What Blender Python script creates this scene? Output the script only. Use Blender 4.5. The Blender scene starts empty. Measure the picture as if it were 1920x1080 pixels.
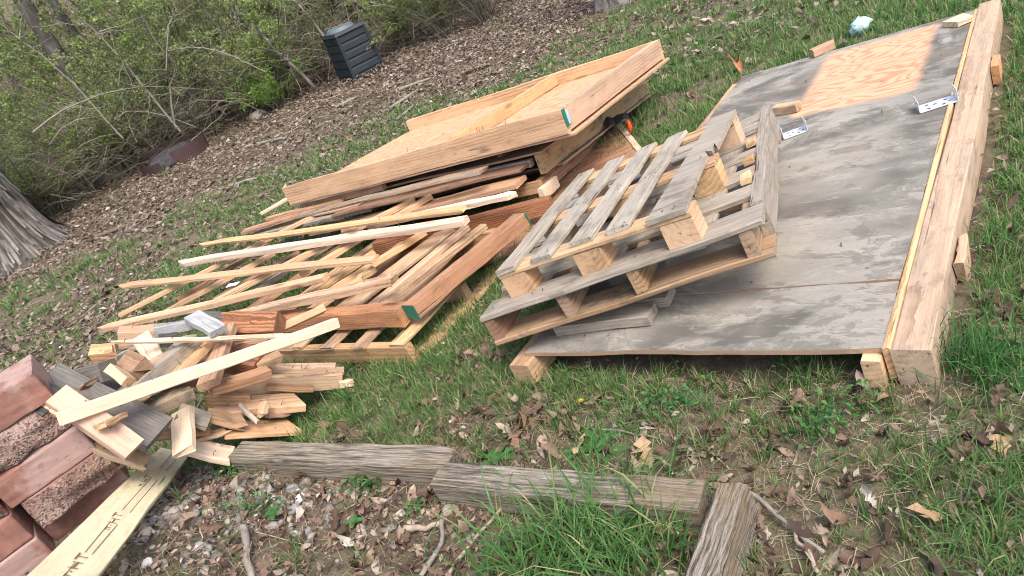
import bpy, bmesh, math, random
import numpy as np
from mathutils import Vector, Matrix

# ------------------------------------------------------------------ camera, world, sun, exposure
SC = bpy.context.scene
COL = SC.collection
FPX = 1280.0                                   # focal length in pixels of the 1920 px wide photograph
ROLL, PITCH = math.radians(23), math.radians(29)
_u = np.array([-math.sin(ROLL)*math.cos(PITCH), -math.cos(ROLL)*math.cos(PITCH), -math.sin(PITCH)])
_f = np.array([0, 0, 1.0]) - _u*_u[2]; _f /= np.linalg.norm(_f)
_r = np.cross(_f, _u)
MC = np.stack([_r, _f, _u])                    # camera (x right, y down, z forward) -> world
cam_d = bpy.data.cameras.new('camera')
cam = bpy.data.objects.new('camera', cam_d); COL.objects.link(cam)
cam_d.sensor_width = 36; cam_d.lens = 36*FPX/1920; cam_d.clip_start = 0.02; cam_d.clip_end = 500
cam.matrix_world = Matrix([[MC[i][0], -MC[i][1], -MC[i][2], 0] for i in range(3)] + [[0, 0, 0, 1]])
SC.camera = cam

SUN_EL, SUN_AZ = math.radians(60), math.radians(158)      # azimuth clockwise from +Y: light from behind, to the right
wd = bpy.data.worlds.new('World'); SC.world = wd; wd.use_nodes = True
nt = wd.node_tree; nt.nodes.clear()
sky = nt.nodes.new('ShaderNodeTexSky'); sky.sky_type = 'NISHITA'; sky.sun_disc = False
sky.sun_elevation = SUN_EL; sky.sun_rotation = SUN_AZ
sky.air_density = 1.0; sky.dust_density = 4.5; sky.ozone_density = 0.6
bg = nt.nodes.new('ShaderNodeBackground'); bg.inputs[1].default_value = 0.15
wo = nt.nodes.new('ShaderNodeOutputWorld')
nt.links.new(sky.outputs[0], bg.inputs[0]); nt.links.new(bg.outputs[0], wo.inputs[0])
sd = bpy.data.lights.new('sun', 'SUN'); sd.energy = 1.05; sd.angle = math.radians(24); sd.color = (1.0, 0.965, 0.92)
sun = bpy.data.objects.new('sun', sd); COL.objects.link(sun)
_sv = Vector((math.sin(SUN_AZ)*math.cos(SUN_EL), math.cos(SUN_AZ)*math.cos(SUN_EL), math.sin(SUN_EL)))
sun.rotation_euler = _sv.to_track_quat('Z', 'Y').to_euler()
SC.view_settings.view_transform = 'Standard'; SC.view_settings.look = 'None'
SC.view_settings.exposure = 1.27; SC.view_settings.gamma = 1.0
SC.render.engine = 'CYCLES'
SC.cycles.use_denoising = True
SC.cycles.max_bounces = 6
SC.cycles.filter_width = 1.05

# ------------------------------------------------------------------ terrain function and survey helpers
def vnoise(x, y, s, seed=0):
    """smooth value noise, vectorised"""
    x = np.asarray(x, float)*s + seed*17.3; y = np.asarray(y, float)*s - seed*9.7
    xi, yi = np.floor(x).astype(np.int64), np.floor(y).astype(np.int64)
    fx, fy = x-xi, y-yi
    fx = fx*fx*(3-2*fx); fy = fy*fy*(3-2*fy)
    def hsh(a, b):
        h = (a*374761393 + b*668265263 + seed*69069) & 0xffffffff
        h = ((h ^ (h >> 13))*1274126177) & 0xffffffff
        return ((h ^ (h >> 16)) & 0xffff)/65535.0
    return (hsh(xi, yi)*(1-fx)+hsh(xi+1, yi)*fx)*(1-fy) + (hsh(xi, yi+1)*(1-fx)+hsh(xi+1, yi+1)*fx)*fy

def gz(x, y):
    x = np.asarray(x, float); y = np.asarray(y, float)
    a = -1.34 + .0817*x - .1018*y
    z = -1.82 + .12*np.logaddexp(0, (np.maximum(a, -6)+1.82)/.12)
    z = z + .5*np.exp(-((x+1.6)/.42)**2/2 - ((y-1.25)/.66)**2/2)
    t = np.clip((y-19)/14, 0, 1)
    return z + .38*np.maximum(y-19, 0)*t*t*(3-2*t)*.9

def ray(px, py):
    return MC @ np.array([(px-960)/FPX, (py-540)/FPX, 1.0])
def A(px, py, d):
    """point seen at a picture position, d metres from the lens"""
    v = ray(px, py); return Vector(v/np.linalg.norm(v)*d)
def H(px, py, h=0.0):
    """point seen at a picture position, h metres above the ground"""
    d = ray(px, py); s = .3
    f = lambda s: float(d[2]*s - gz(d[0]*s, d[1]*s) - h)
    while s < 90 and f(s) > 0: s *= 1.03
    lo, hi = s/1.03, s
    for _ in range(30):
        m = (lo+hi)/2
        if f(m) > 0: lo = m
        else: hi = m
    return Vector(d*hi)
GN = Vector((-.081, .101, .992)).normalized()
rng = np.random.default_rng(7)
R = random.Random(11)

# ------------------------------------------------------------------ materials
MATS = {}
class NB:
    """tiny node builder"""
    def __init__(s, name):
        s.m = bpy.data.materials.new(name); s.m.use_nodes = True
        s.t = s.m.node_tree; s.t.nodes.clear(); MATS[name] = s.m
        s.out = s.n('ShaderNodeOutputMaterial')
    def n(s, ty, **kw):
        nd = s.t.nodes.new(ty)
        for k, v in kw.items(): setattr(nd, k, v)
        return nd
    def l(s, a, b): s.t.links.new(a, b)
    def val(s, nd, i, v):
        if hasattr(v, 'links') or hasattr(v, 'is_linked'): s.l(v, nd.inputs[i])
        else: nd.inputs[i].default_value = v
    def math(s, op, a, b=0.0, clamp=False):
        nd = s.n('ShaderNodeMath', operation=op, use_clamp=clamp); s.val(nd, 0, a); s.val(nd, 1, b); return nd.outputs[0]
    def mix(s, f, a, b, mode='MIX'):
        nd = s.n('ShaderNodeMix', data_type='RGBA', blend_type=mode)
        s.val(nd, 0, f); s.val(nd, 6, a if not isinstance(a, tuple) else (*a, 1)); s.val(nd, 7, b if not isinstance(b, tuple) else (*b, 1))
        return nd.outputs[2]
    def ramp(s, f, stops):
        nd = s.n('ShaderNodeValToRGB'); s.l(f, nd.inputs[0]); e = nd.color_ramp.elements
        while len(e) < len(stops): e.new(.5)
        for el, (p, c) in zip(e, stops):
            el.position = p; el.color = (*c, 1) if isinstance(c, tuple) else (c, c, c, 1)
        return nd.outputs[0]
    def smooth(s, v, a, b):
        nd = s.n('ShaderNodeMapRange', interpolation_type='SMOOTHSTEP'); s.val(nd, 0, v); nd.inputs[1].default_value = a; nd.inputs[2].default_value = b
        return nd.outputs[0]
    def noise(s, vec, sc, det=3, rough=.55, dist=0):
        nd = s.n('ShaderNodeTexNoise'); s.l(vec, nd.inputs['Vector']); nd.inputs['Scale'].default_value = sc
        nd.inputs['Detail'].default_value = det; nd.inputs['Roughness'].default_value = rough; nd.inputs['Distortion'].default_value = dist
        return nd.outputs[0]
    def vmul(s, vec, v):
        nd = s.n('ShaderNodeVectorMath', operation='MULTIPLY'); s.l(vec, nd.inputs[0]); nd.inputs[1].default_value = v; return nd.outputs[0]
    def vadd(s, vec, w):
        nd = s.n('ShaderNodeVectorMath', operation='ADD'); s.l(vec, nd.inputs[0]); s.val(nd, 1, w); return nd.outputs[0]
    def bump(s, h, st, d=.01, nrm=None):
        nd = s.n('ShaderNodeBump'); s.l(h, nd.inputs['Height']); nd.inputs['Strength'].default_value = st; nd.inputs['Distance'].default_value = d
        if nrm is not None: s.l(nrm, nd.inputs['Normal'])
        return nd.outputs[0]
    def bsdf(s, col, rough=.8, nrm=None, metal=0, spec=.3):
        b = s.n('ShaderNodeBsdfPrincipled'); s.val(b, 0, col if not isinstance(col, tuple) else (*col, 1))
        s.val(b, 'Roughness', rough); b.inputs['Metallic'].default_value = metal; b.inputs['Specular IOR Level'].default_value = spec
        if nrm is not None: s.l(nrm, b.inputs['Normal'])
        s.l(b.outputs[0], s.out.inputs[0]); return b
    def objco(s, rnd=True):
        tc = s.n('ShaderNodeTexCoord'); v = tc.outputs['Object']
        if rnd:
            oi = s.n('ShaderNodeObjectInfo'); s.rand = oi.outputs['Random']
            cx = s.n('ShaderNodeCombineXYZ')
            s.l(s.math('MULTIPLY', s.rand, 37.0), cx.inputs[0])
            s.l(s.math('MULTIPLY', s.math('SUBTRACT', s.math('FRACT', s.math('MULTIPLY', s.rand, 13.7)), .5), .16), cx.inputs[1])
            s.l(s.math('ADD', s.math('MULTIPLY', s.math('FRACT', s.math('MULTIPLY', s.rand, 7.3)), -.07), -.03), cx.inputs[2])
            v = s.vadd(v, cx.outputs[0])
        return v

def wood(name, c_lo, c_hi, grey=0.0, greycol=(.30, .28, .25), ring=17, dirt=.35, bump=.35, contrast=1.0, rough=.78, knots=1.0, vary=.25, ridge=0):
    b = NB(name); v = b.objco()
    lo = b.noise(b.vmul(v, (1.1, 5, 5)), 1.0, 2, .5)
    warp = b.n('ShaderNodeCombineXYZ')
    k = b.math('MULTIPLY', b.math('SUBTRACT', lo, .5), .09)
    b.l(k, warp.inputs[1]); b.l(b.math('MULTIPLY', k, -.7), warp.inputs[2])
    vw = b.vadd(v, warp.outputs[0])
    wv = b.n('ShaderNodeTexWave', wave_type='RINGS', rings_direction='X', wave_profile='SAW')
    b.l(vw, wv.inputs[0]); wv.inputs['Scale'].default_value = ring; wv.inputs['Distortion'].default_value = 2.6
    wv.inputs['Detail'].default_value = 2; wv.inputs['Detail Scale'].default_value = 1.3
    rings = wv.outputs['Fac']
    fib = b.noise(b.vmul(v, (5, 160, 160)), 1.0, 3, .6)
    fine = b.noise(b.vmul(v, (18, 420, 420)), 1.0, 2, .6)
    amp = b.smooth(b.noise(b.vmul(v, (.9, 11, 11)), 1.0, 2, .5), .3, .7)
    g = b.math('ADD', b.math('MULTIPLY', b.math('MULTIPLY', b.math('POWER', rings, 1.5), amp), .5*contrast), b.math('MULTIPLY', fib, .52))
    col = b.mix(b.smooth(g, .2, .8), tuple(min(.85, x*1.08) for x in c_hi), tuple(x*.82 for x in c_lo))
    # broad colour drift along and across the piece
    big = b.noise(b.vmul(v, (1.6, 9, 9)), 1.0, 3, .6)
    col = b.mix(b.math('MULTIPLY', b.smooth(big, .4, .75), .35), col, tuple(x*.62 for x in c_lo))
    # knots
    vo = b.n('ShaderNodeTexVoronoi', feature='F1'); b.l(b.vmul(v, (1.9, 7, 7)), vo.inputs['Vector']); vo.inputs['Scale'].default_value = 1.0
    kd = b.math('ADD', vo.outputs['Distance'], b.math('MULTIPLY', b.math('SUBTRACT', fib, .5), .05))
    kn = b.smooth(kd, .15, .05)
    col = b.mix(b.math('MULTIPLY', kn, .85*knots), col, tuple(x*.30 for x in c_lo))
    if grey > 0:
        gm = b.noise(b.vmul(v, (2.2, 14, 14)), 1.0, 5, .65)
        gcol = b.mix(b.math('MULTIPLY', b.smooth(fib, .3, .75), .75), greycol, tuple(x*.45 for x in greycol))
        gf = b.math('MULTIPLY', b.smooth(gm, .72-.6*grey, .92-.6*grey), min(1, grey*1.15), clamp=True)
        col = b.mix(gf, col, gcol)
    sf = b.noise(b.vmul(v, (9, 30, 30)), 1.0, 4, .7)
    col = b.mix(b.math('MULTIPLY', b.smooth(sf, .5, .72), .32), col, tuple(min(1, x*1.22+.03) for x in c_hi))
    col = b.mix(b.math('MULTIPLY', b.smooth(sf, .44, .30), .32), col, tuple(x*.5 for x in c_lo))
    # dirt and stains
    dn = b.noise(b.vmul(v, (5, 8, 8)), 1.0, 5, .72)
    col = b.mix(b.math('MULTIPLY', b.smooth(dn, .50, .68), dirt), col, (.06, .045, .035))
    # hairline checks
    cn = b.noise(b.vmul(v, (2.5, 75, 75)), 1.0, 3, .5)
    chk = b.smooth(cn, .67, .73)
    col = b.mix(b.math('MULTIPLY', chk, .7), col, (.05, .035, .025))
    # piece-to-piece variation
    hv = b.n('ShaderNodeHueSaturation'); b.l(col, hv.inputs['Color'])
    r2 = b.math('FRACT', b.math('MULTIPLY', b.rand, 29.3))
    b.l(b.math('ADD', b.math('MULTIPLY', r2, vary*1.1), 1-vary*.55), hv.inputs['Value'])
    b.l(b.math('ADD', b.math('MULTIPLY', b.rand, vary*.9), 1-vary*.45), hv.inputs['Saturation'])
    b.l(b.math('ADD', b.math('MULTIPLY', r2, .014), .493), hv.inputs['Hue'])
    hgt = b.math('SUBTRACT', b.math('ADD', b.math('MULTIPLY', fib, .6), b.math('MULTIPLY', fine, .35)), b.math('MULTIPLY', chk, .8))
    if ridge: hgt = b.math('ADD', hgt, b.math('MULTIPLY', rings, ridge))
    b.bsdf(hv.outputs[0], rough, b.bump(hgt, bump, .004))
    return b.m

wood('pine', (.40, .238, .128), (.565, .378, .23), dirt=.18, knots=.9)
wood('pale_pine', (.50, .36, .24), (.66, .51, .37), dirt=.12, bump=.2, vary=.12)
wood('yellow_pine', (.72, .57, .32), (.84, .71, .46), dirt=.1, bump=.2, vary=.06, ring=12, contrast=.5)
wood('pinkish', (.40, .245, .175), (.50, .33, .25), dirt=.2, contrast=.35, bump=.2, vary=.05, knots=.3)
wood('fresh', (.55, .41, .28), (.68, .54, .40), dirt=.08, bump=.15, vary=.05, contrast=.5, knots=.5)
wood('peach', (.42, .235, .135), (.56, .36, .225), dirt=.2)
wood('orange', (.42, .225, .11), (.56, .34, .18), dirt=.15, knots=.7)
wood('red', (.17, .075, .042), (.34, .17, .10), dirt=.3, contrast=1.3, grey=.25, greycol=(.22, .17, .15), ring=30, ridge=.9, bump=.6)
wood('redtan', (.31, .175, .10), (.47, .30, .19), dirt=.3, grey=.15, greycol=(.34, .27, .23))
wood('tan', (.36, .225, .12), (.50, .34, .20), dirt=.4, grey=.2, greycol=(.36, .31, .25))
wood('brown', (.19, .105, .06), (.31, .19, .12), dirt=.45, grey=.3, greycol=(.24, .2, .17))
wood('grey', (.29, .21, .135), (.43, .335, .235), dirt=.45, grey=.85, greycol=(.375, .33, .268), bump=.6)
wood('darkgrey', (.11, .085, .068), (.19, .15, .12), dirt=.45, grey=.9, greycol=(.165, .148, .132), bump=.7, contrast=1.5, ridge=.5)
wood('bluegrey', (.22, .22, .215), (.36, .365, .36), dirt=.35, grey=.8, greycol=(.36, .37, .375), knots=.3)
wood('black_wood', (.035, .035, .035), (.075, .072, .07), dirt=.3, grey=.3, greycol=(.08, .08, .08))
wood('post_wood', (.34, .235, .155), (.47, .355, .255), dirt=.45, grey=.42, greycol=(.34, .30, .255), knots=.5, bump=.6)
wood('stained', (.19, .118, .068), (.35, .235, .145), dirt=.8, grey=.45, greycol=(.33, .28, .22), bump=.6)

def plywood(name, base_lo, base_hi, grey, greycol, stain=.6, patch=None, sc=1.0):
    b = NB(name); tc = b.n('ShaderNodeTexCoord'); v = tc.outputs['Object']
    if patch is None: v = b.objco()
    # rotary cut figure: contour lines of a stretched field
    f1 = b.noise(b.vmul(v, (1.5*sc, 3.4*sc, 3)), 1.0, 2, .45, .25)
    cont = b.math('FRACT', b.math('MULTIPLY', f1, 15))
    line = b.smooth(b.math('ABSOLUTE', b.math('SUBTRACT', cont, .5)), .18, .46)
    fib = b.noise(b.vmul(v, (14, 220, 220)), 1.0, 3, .6)
    col = b.mix(b.math('ADD', b.math('MULTIPLY', line, .72), b.math('MULTIPLY', fib, .25)), base_hi, base_lo)
    gm = b.noise(v, 2.2, 5, .62)
    gn = b.noise(b.vmul(v, (3, 9, 3)), 1.0, 5, .65)
    gcol = b.mix(b.smooth(gn, .3, .7), tuple(x*.78 for x in greycol), tuple(x*1.1 for x in greycol))
    st = b.noise(b.vmul(b.vadd(v, (3.1, 1.7, 0)), (1.0, 1.4, 1)), 1.8, 7, .66, .5)
    st2 = b.noise(b.vmul(v, (1.2, 2.6, 1)), 4.5, 6, .68, .6)
    stm = b.math('MAXIMUM', b.math('MULTIPLY', b.smooth(st, .47, .57), b.smooth(b.noise(v, 1.3, 3), .33, .5)), b.math('MULTIPLY', b.smooth(st2, .545, .59), .55))
    gcol = b.mix(b.math('MULTIPLY', stm, stain), gcol, tuple(x*.33 for x in greycol))
    rim = b.math('MULTIPLY', b.smooth(b.math('ABSOLUTE', b.math('SUBTRACT', st, .50)), .012, .003), .5)
    gcol = b.mix(rim, gcol, tuple(x*.45 for x in greycol))
    warm = b.smooth(b.noise(b.vadd(v, (7.7, 2.2, 0)), 1.7, 4, .6), .52, .75)
    gcol = b.mix(b.math('MULTIPLY', warm, .38), gcol, (.40, .33, .255))
    spk = b.noise(b.vmul(v, (60, 160, 60)), 1.0, 4, .7)
    gcol = b.mix(b.math('MULTIPLY', b.smooth(spk, .45, .7), .35), gcol, tuple(x*.5 for x in greycol))
    pl = b.noise(b.vmul(v, (5, 26, 5)), 1.0, 5, .7)
    gcol = b.mix(b.math('MULTIPLY', b.smooth(pl, .58, .66), .4), gcol, tuple(min(1, x*1.5) for x in greycol))
    gf = b.math('MULTIPLY', b.smooth(gm, .6-.45*grey, .75-.45*grey), min(1, grey*1.1), clamp=True)
    if patch:
        x0, x1, y0, y1 = patch
        sx = b.n('ShaderNodeSeparateXYZ'); b.l(v, sx.inputs[0])
        e = b.math('MULTIPLY', b.math('SUBTRACT', b.noise(v, 7, 5), .5), .05)
        X = b.math('ADD', sx.outputs[0], e); Y = b.math('ADD', sx.outputs[1], e)
        m = b.math('MULTIPLY', b.math('MULTIPLY', b.smooth(X, x0-.03, x0+.03), b.smooth(X, x1+.03, x1-.03)),
                   b.math('MULTIPLY', b.smooth(Y, y0-.03, y0+.03), b.smooth(Y, y1+.03, y1-.03)))
        gf = b.math('MULTIPLY', gf, b.math('SUBTRACT', 1.0, b.math('MULTIPLY', m, .97)))
    col = b.mix(gf, col, gcol)
    cn = b.noise(b.vmul(v, (3, 46, 10)), 1.0, 3, .5)
    chk = b.smooth(cn, .71, .75)
    col = b.mix(b.math('MULTIPLY', chk, .5), col, (.09, .07, .055))
    nl = b.n('ShaderNodeTexVoronoi', feature='F1'); b.l(v, nl.inputs['Vector']); nl.inputs['Scale'].default_value = 9
    col = b.mix(b.math('MULTIPLY', b.smooth(nl.outputs['Distance'], .08, .05), .7), col, (.10, .08, .06))
    h = b.math('ADD', b.math('MULTIPLY', fib, .5), b.math('MULTIPLY', line, .5))
    b.bsdf(col, .82, b.bump(b.math('SUBTRACT', h, b.math('MULTIPLY', chk, 1.2)), .35, .003))
    return b.m
plywood('ply_peach', (.40, .225, .12), (.57, .36, .215), 0, (.45, .37, .29), stain=.3)
plywood('ply_brown', (.21, .105, .055), (.35, .195, .11), .2, (.33, .26, .2))
plywood('ply_dull', (.24, .165, .11), (.36, .27, .19), .8, (.27, .235, .2))

def timber_mat():
    b = NB('timber'); v = b.objco()
    n = b.noise(b.vmul(v, (4.5, 130, 130)), 1.0, 5, .68); n2 = b.noise(b.vmul(v, (20, 330, 330)), 1.0, 3, .6)
    col = b.ramp(n, [(.32, (.03, .025, .02)), (.42, (.12, .098, .072)), (.50, (.25, .215, .165)), (.60, (.37, .335, .275)), (.8, (.46, .43, .37))])
    col = b.mix(b.math('MULTIPLY', b.smooth(n2, .35, .75), .4), col, (.09, .075, .055))
    m = b.noise(b.vmul(v, (3, 11, 11)), 1.0, 5, .7)
    col = b.mix(b.math('MULTIPLY', b.smooth(m, .55, .68), .7), col, (.05, .047, .042))
    m2 = b.noise(b.vmul(b.vadd(v, (5, 1, 2)), (2, 7, 7)), 1.0, 4, .6)
    col = b.mix(b.math('MULTIPLY', b.smooth(m2, .52, .7), .55), col, (.24, .165, .09))
    b.bsdf(col, .9, b.bump(b.math('ADD', n, b.math('MULTIPLY', n2, .4)), 1.0, .012))
timber_mat()

def plain(name, col, rough=.6, metal=0, nsc=20, amt=.35, bump=.2, spec=.4):
    b = NB(name); v = b.objco()
    n1 = b.noise(v, nsc, 5, .65)
    c = b.mix(b.math('MULTIPLY', b.smooth(n1, .35, .7), amt), col, tuple(x*.45 for x in col))
    b.bsdf(c, rough, b.bump(b.noise(v, nsc*6, 3), bump, .004), metal, spec)
    return b.m
plain('galvanised', (.80, .82, .84), .45, .55, 30, .25, .1)
plain('black_steel', (.03, .031, .034), .45, .4, 25, .3, .15)
plain('nail_steel', (.20, .17, .15), .5, .7)
plain('bin_plastic', (.019, .026, .032), .5, 0, 9, .4, .15, .4)
plain('bin_lid', (.11, .135, .155), .5, 0, 9, .3)
plain('rust', (.075, .045, .042), .7, .2, 6, .45, .4)
plain('ash', (.055, .055, .058), .95, 0, 14, .9, 1.0)
plain('rubber', (.035, .033, .035), .55, 0, 18, .4, .2)
plain('orange_tape', (.95, .10, .015), .5, 0, 18, .2)
plain('green_paint', (.022, .17, .105), .6, 0, 60, .5, .3)
plain('blue_paint', (.36, .55, .62), .6, 0, 60, .4, .3)
plain('ink', (.20, .13, .06), .9, 0, 180, .5, .05)
plain('paper', (.82, .82, .80), .6, 0, 30, .15)
plain('aqua_plastic', (.42, .66, .64), .3, 0, 26, .55, .6)
plain('petal', (.62, .42, .02), .7, 0, 60, .4)
plain('rock', (.30, .27, .22), .9, 0, 12, .5, .7)
plain('rock_grey', (.27, .275, .27), .9, 0, 14, .5, .7)

def block_mat(name, c, rough_face):
    b = NB(name); v = b.objco()
    n1 = b.noise(v, 14, 5, .65); n2 = b.noise(v, 90, 3, .6); n3 = b.noise(v, 5, 4, .6)
    vo = b.n('ShaderNodeTexVoronoi'); b.l(v, vo.inputs['Vector']); vo.inputs['Scale'].default_value = 150 if rough_face else 160
    sepc = b.n('ShaderNodeSeparateColor'); b.l(vo.outputs['Color'], sepc.inputs[0])
    col = b.mix(b.smooth(n1, .3, .7), tuple(x*1.12 for x in c), tuple(x*.72 for x in c))
    col = b.mix(b.math('MULTIPLY', b.smooth(n3, .46, .60), .5 if rough_face else .6), col, (.40, .30, .265))      # pale bloom
    if rough_face:
        col = b.mix(b.math('MULTIPLY', b.smooth(sepc.outputs[0], .55, .9), .7), col, (.30, .20, .14))
        col = b.mix(b.math('MULTIPLY', b.smooth(sepc.outputs[1], .6, .9), .8), col, (.045, .03, .028))
        h = b.math('ADD', b.math('MULTIPLY', vo.outputs['Distance'], .6), n1)
        nm = b.bump(b.math('ADD', h, b.math('MULTIPLY', n2, .8)), .8, .007)
    else:
        col = b.mix(b.math('MULTIPLY', b.smooth(n2, .66, .74), .45), col, (.07, .03, .025))
        col = b.mix(b.math('MULTIPLY', b.smooth(b.noise(v, 38, 5, .7), .55, .66), .55), col, tuple(x*.6 for x in c))
        nm = b.bump(b.math('ADD', n2, b.math('MULTIPLY', n1, .6)), .3, .003)
    b.bsdf(col, .9, nm); return b.m
block_mat('block_smooth', (.27, .135, .105), False)
block_mat('block_red', (.30, .095, .06), False)
block_mat('block_rough', (.21, .13, .105), True)
block_mat('block_rough_grey', (.24, .17, .15), True)

def ground_mat():
    b = NB('soil'); tc = b.n('ShaderNodeTexCoord'); v = tc.outputs['Object']
    n1 = b.noise(v, .9, 5, .6); n2 = b.noise(v, 9, 5, .65); n3 = b.noise(v, 60, 4, .7)
    col = b.mix(b.smooth(n2, .3, .72), (.075, .055, .04), (.17, .13, .092))
    col = b.mix(b.math('MULTIPLY', b.smooth(n1, .42, .62), .5), col, (.115, .115, .055))
    col = b.mix(b.math('MULTIPLY', b.smooth(n3, .5, .75), .5), col, (.05, .037, .028))
    b.bsdf(col, .95, b.bump(b.math('ADD', n2, b.math('MULTIPLY', n3, .6)), .8, .02)); return b.m
ground_mat()

def island(name, stops, rough=.7, transl=.0, spec=.2, noise=0):
    """colour differs from blade to blade / leaf to leaf"""
    b = NB(name); g = b.n('ShaderNodeNewGeometry')
    col = b.ramp(g.outputs['Random Per Island'], stops)
    if noise:
        tc = b.n('ShaderNodeTexCoord'); n = b.noise(tc.outputs['Object'], noise, 4, .6)
        col = b.mix(b.math('MULTIPLY', b.smooth(n, .35, .75), .45), col, (.05, .035, .025))
    bs = b.bsdf(col, rough, None, 0, spec)
    if transl:
        tr = b.n('ShaderNodeBsdfTranslucent'); b.l(col, tr.inputs[0])
        mx = b.n('ShaderNodeMixShader'); mx.inputs[0].default_value = transl
        b.l(bs.outputs[0], mx.inputs[1]); b.l(tr.outputs[0], mx.inputs[2]); b.l(mx.outputs[0], b.out.inputs[0])
    return b.m
island('grass', [(0, (.055, .13, .036)), (.25, (.085, .195, .052)), (.48, (.12, .24, .066)), (.68, (.16, .27, .082)), (.82, (.22, .27, .10)), (.91, (.32, .29, .16)), (1, (.43, .38, .24))], .55, .35)
island('thatch', [(0, (.13, .095, .06)), (.5, (.29, .23, .145)), (1, (.44, .38, .27))], .8, .15)
island('tall_grass', [(0, (.055, .135, .035)), (.5, (.09, .20, .055)), (.86, (.14, .26, .08)), (.93, (.28, .28, .12)), (1, (.42, .36, .2))], .45, .35)
island('litter', [(0, (.085, .06, .045)), (.25, (.155, .112, .083)), (.55, (.235, .178, .135)), (.85, (.31, .25, .198)), (.97, (.39, .335, .28)), (1, (.52, .48, .43))], .8, .12, noise=30)
island('litter_near', [(0, (.06, .04, .03)), (.28, (.125, .08, .057)), (.55, (.20, .135, .098)), (.82, (.295, .212, .155)), (.96, (.40, .325, .255)), (1, (.50, .44, .37))], .75, .12, noise=60)
island('pebbles', [(0, (.11, .10, .09)), (.3, (.20, .175, .15)), (.55, (.30, .27, .225)), (.8, (.25, .26, .26)), (.94, (.42, .38, .31)), (1, (.62, .61, .58))], .75, 0, noise=90)
island('twigs', [(0, (.075, .052, .037)), (.5, (.17, .13, .095)), (.85, (.26, .215, .165)), (1, (.40, .35, .28))], .85)
island('stems', [(0, (.06, .05, .036)), (.4, (.13, .112, .082)), (.75, (.21, .185, .14)), (1, (.34, .31, .25))], .85)
island('spring_leaf', [(0, (.14, .20, .05)), (.4, (.22, .30, .08)), (.75, (.31, .39, .13)), (1, (.40, .47, .20))], .5, .45)
island('dull_leaf', [(0, (.09, .125, .045)), (.5, (.155, .205, .07)), (.85, (.23, .275, .11)), (1, (.30, .32, .17))], .55, .4)
island('weed_leaf', [(0, (.03, .095, .025)), (.6, (.06, .16, .045)), (1, (.11, .24, .06))], .5, .25)

def bark_mat(name='bark', k=1.0):
    b = NB(name); v = b.objco(False)
    n = b.noise(b.vmul(v, (9, 9, 1.6)), 1.0, 5, .65, .5); n2 = b.noise(v, 40, 4, .6)
    col = b.ramp(n, [(.34, (.02*k, .017*k, .015*k)), (.45, (.12*k, .108*k, .095*k)), (.58, (.25*k, .232*k, .21*k)), (.8, (.37*k, .35*k, .32*k))])
    col = b.mix(b.math('MULTIPLY', n2, .35), col, (.10, .09, .075))
    b.bsdf(col, .9, b.bump(b.math('ADD', n, b.math('MULTIPLY', n2, .3)), 1.0, .04)); return b.m
bark_mat()
bark_mat('bark_dark', .55)

# ------------------------------------------------------------------ object helpers
def mesh_np(name, V, F, mat, smooth=False):
    V = np.asarray(V, np.float32).reshape(-1, 3); F = np.asarray(F, np.int32)
    me = bpy.data.meshes.new(name)
    n, k = F.shape
    me.vertices.add(len(V)); me.vertices.foreach_set('co', V.ravel())
    me.loops.add(n*k); me.loops.foreach_set('vertex_index', F.ravel())
    me.polygons.add(n); me.polygons.foreach_set('loop_start', np.arange(0, n*k, k, dtype=np.int32))
    if smooth: me.polygons.foreach_set('use_smooth', np.ones(n, bool))
    me.update(calc_edges=True); me.materials.append(MATS[mat]); return me
def mesh_py(name, V, F, mat, smooth=False):
    me = bpy.data.meshes.new(name); me.from_pydata([tuple(v) for v in V], [], F)
    if mat: me.materials.append(MATS[mat])
    if smooth:
        for p in me.polygons: p.use_smooth = True
    me.update(); return me
def obj(name, me, parent=None, label=None, cat=None, group=None, kind=None, mw=None):
    o = bpy.data.objects.new(name, me); COL.objects.link(o)
    if parent is not None: o.parent = parent
    if mw is not None:
        if parent is None: o.matrix_world = mw
        else: o.matrix_basis = mw
    if label: o['label'] = label
    if cat: o['category'] = cat
    if group: o['group'] = group
    if kind: o['kind'] = kind
    return o
def basis(org, ex, ey, ez):
    m = Matrix.Identity(4)
    for i in range(3): m[i][0], m[i][1], m[i][2], m[i][3] = ex[i], ey[i], ez[i], org[i]
    return m
def frame3(o, px, py):
    """frame with origin o, X towards px and Y towards py"""
    ex = (px-o).normalized(); ey = (py-o); ey = (ey-ex*ey.dot(ex)).normalized(); return basis(o, ex, ey, ex.cross(ey))
def thing(name, label, cat, mw, group=None):
    return obj(name, None, None, label, cat, group, None, mw)

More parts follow.
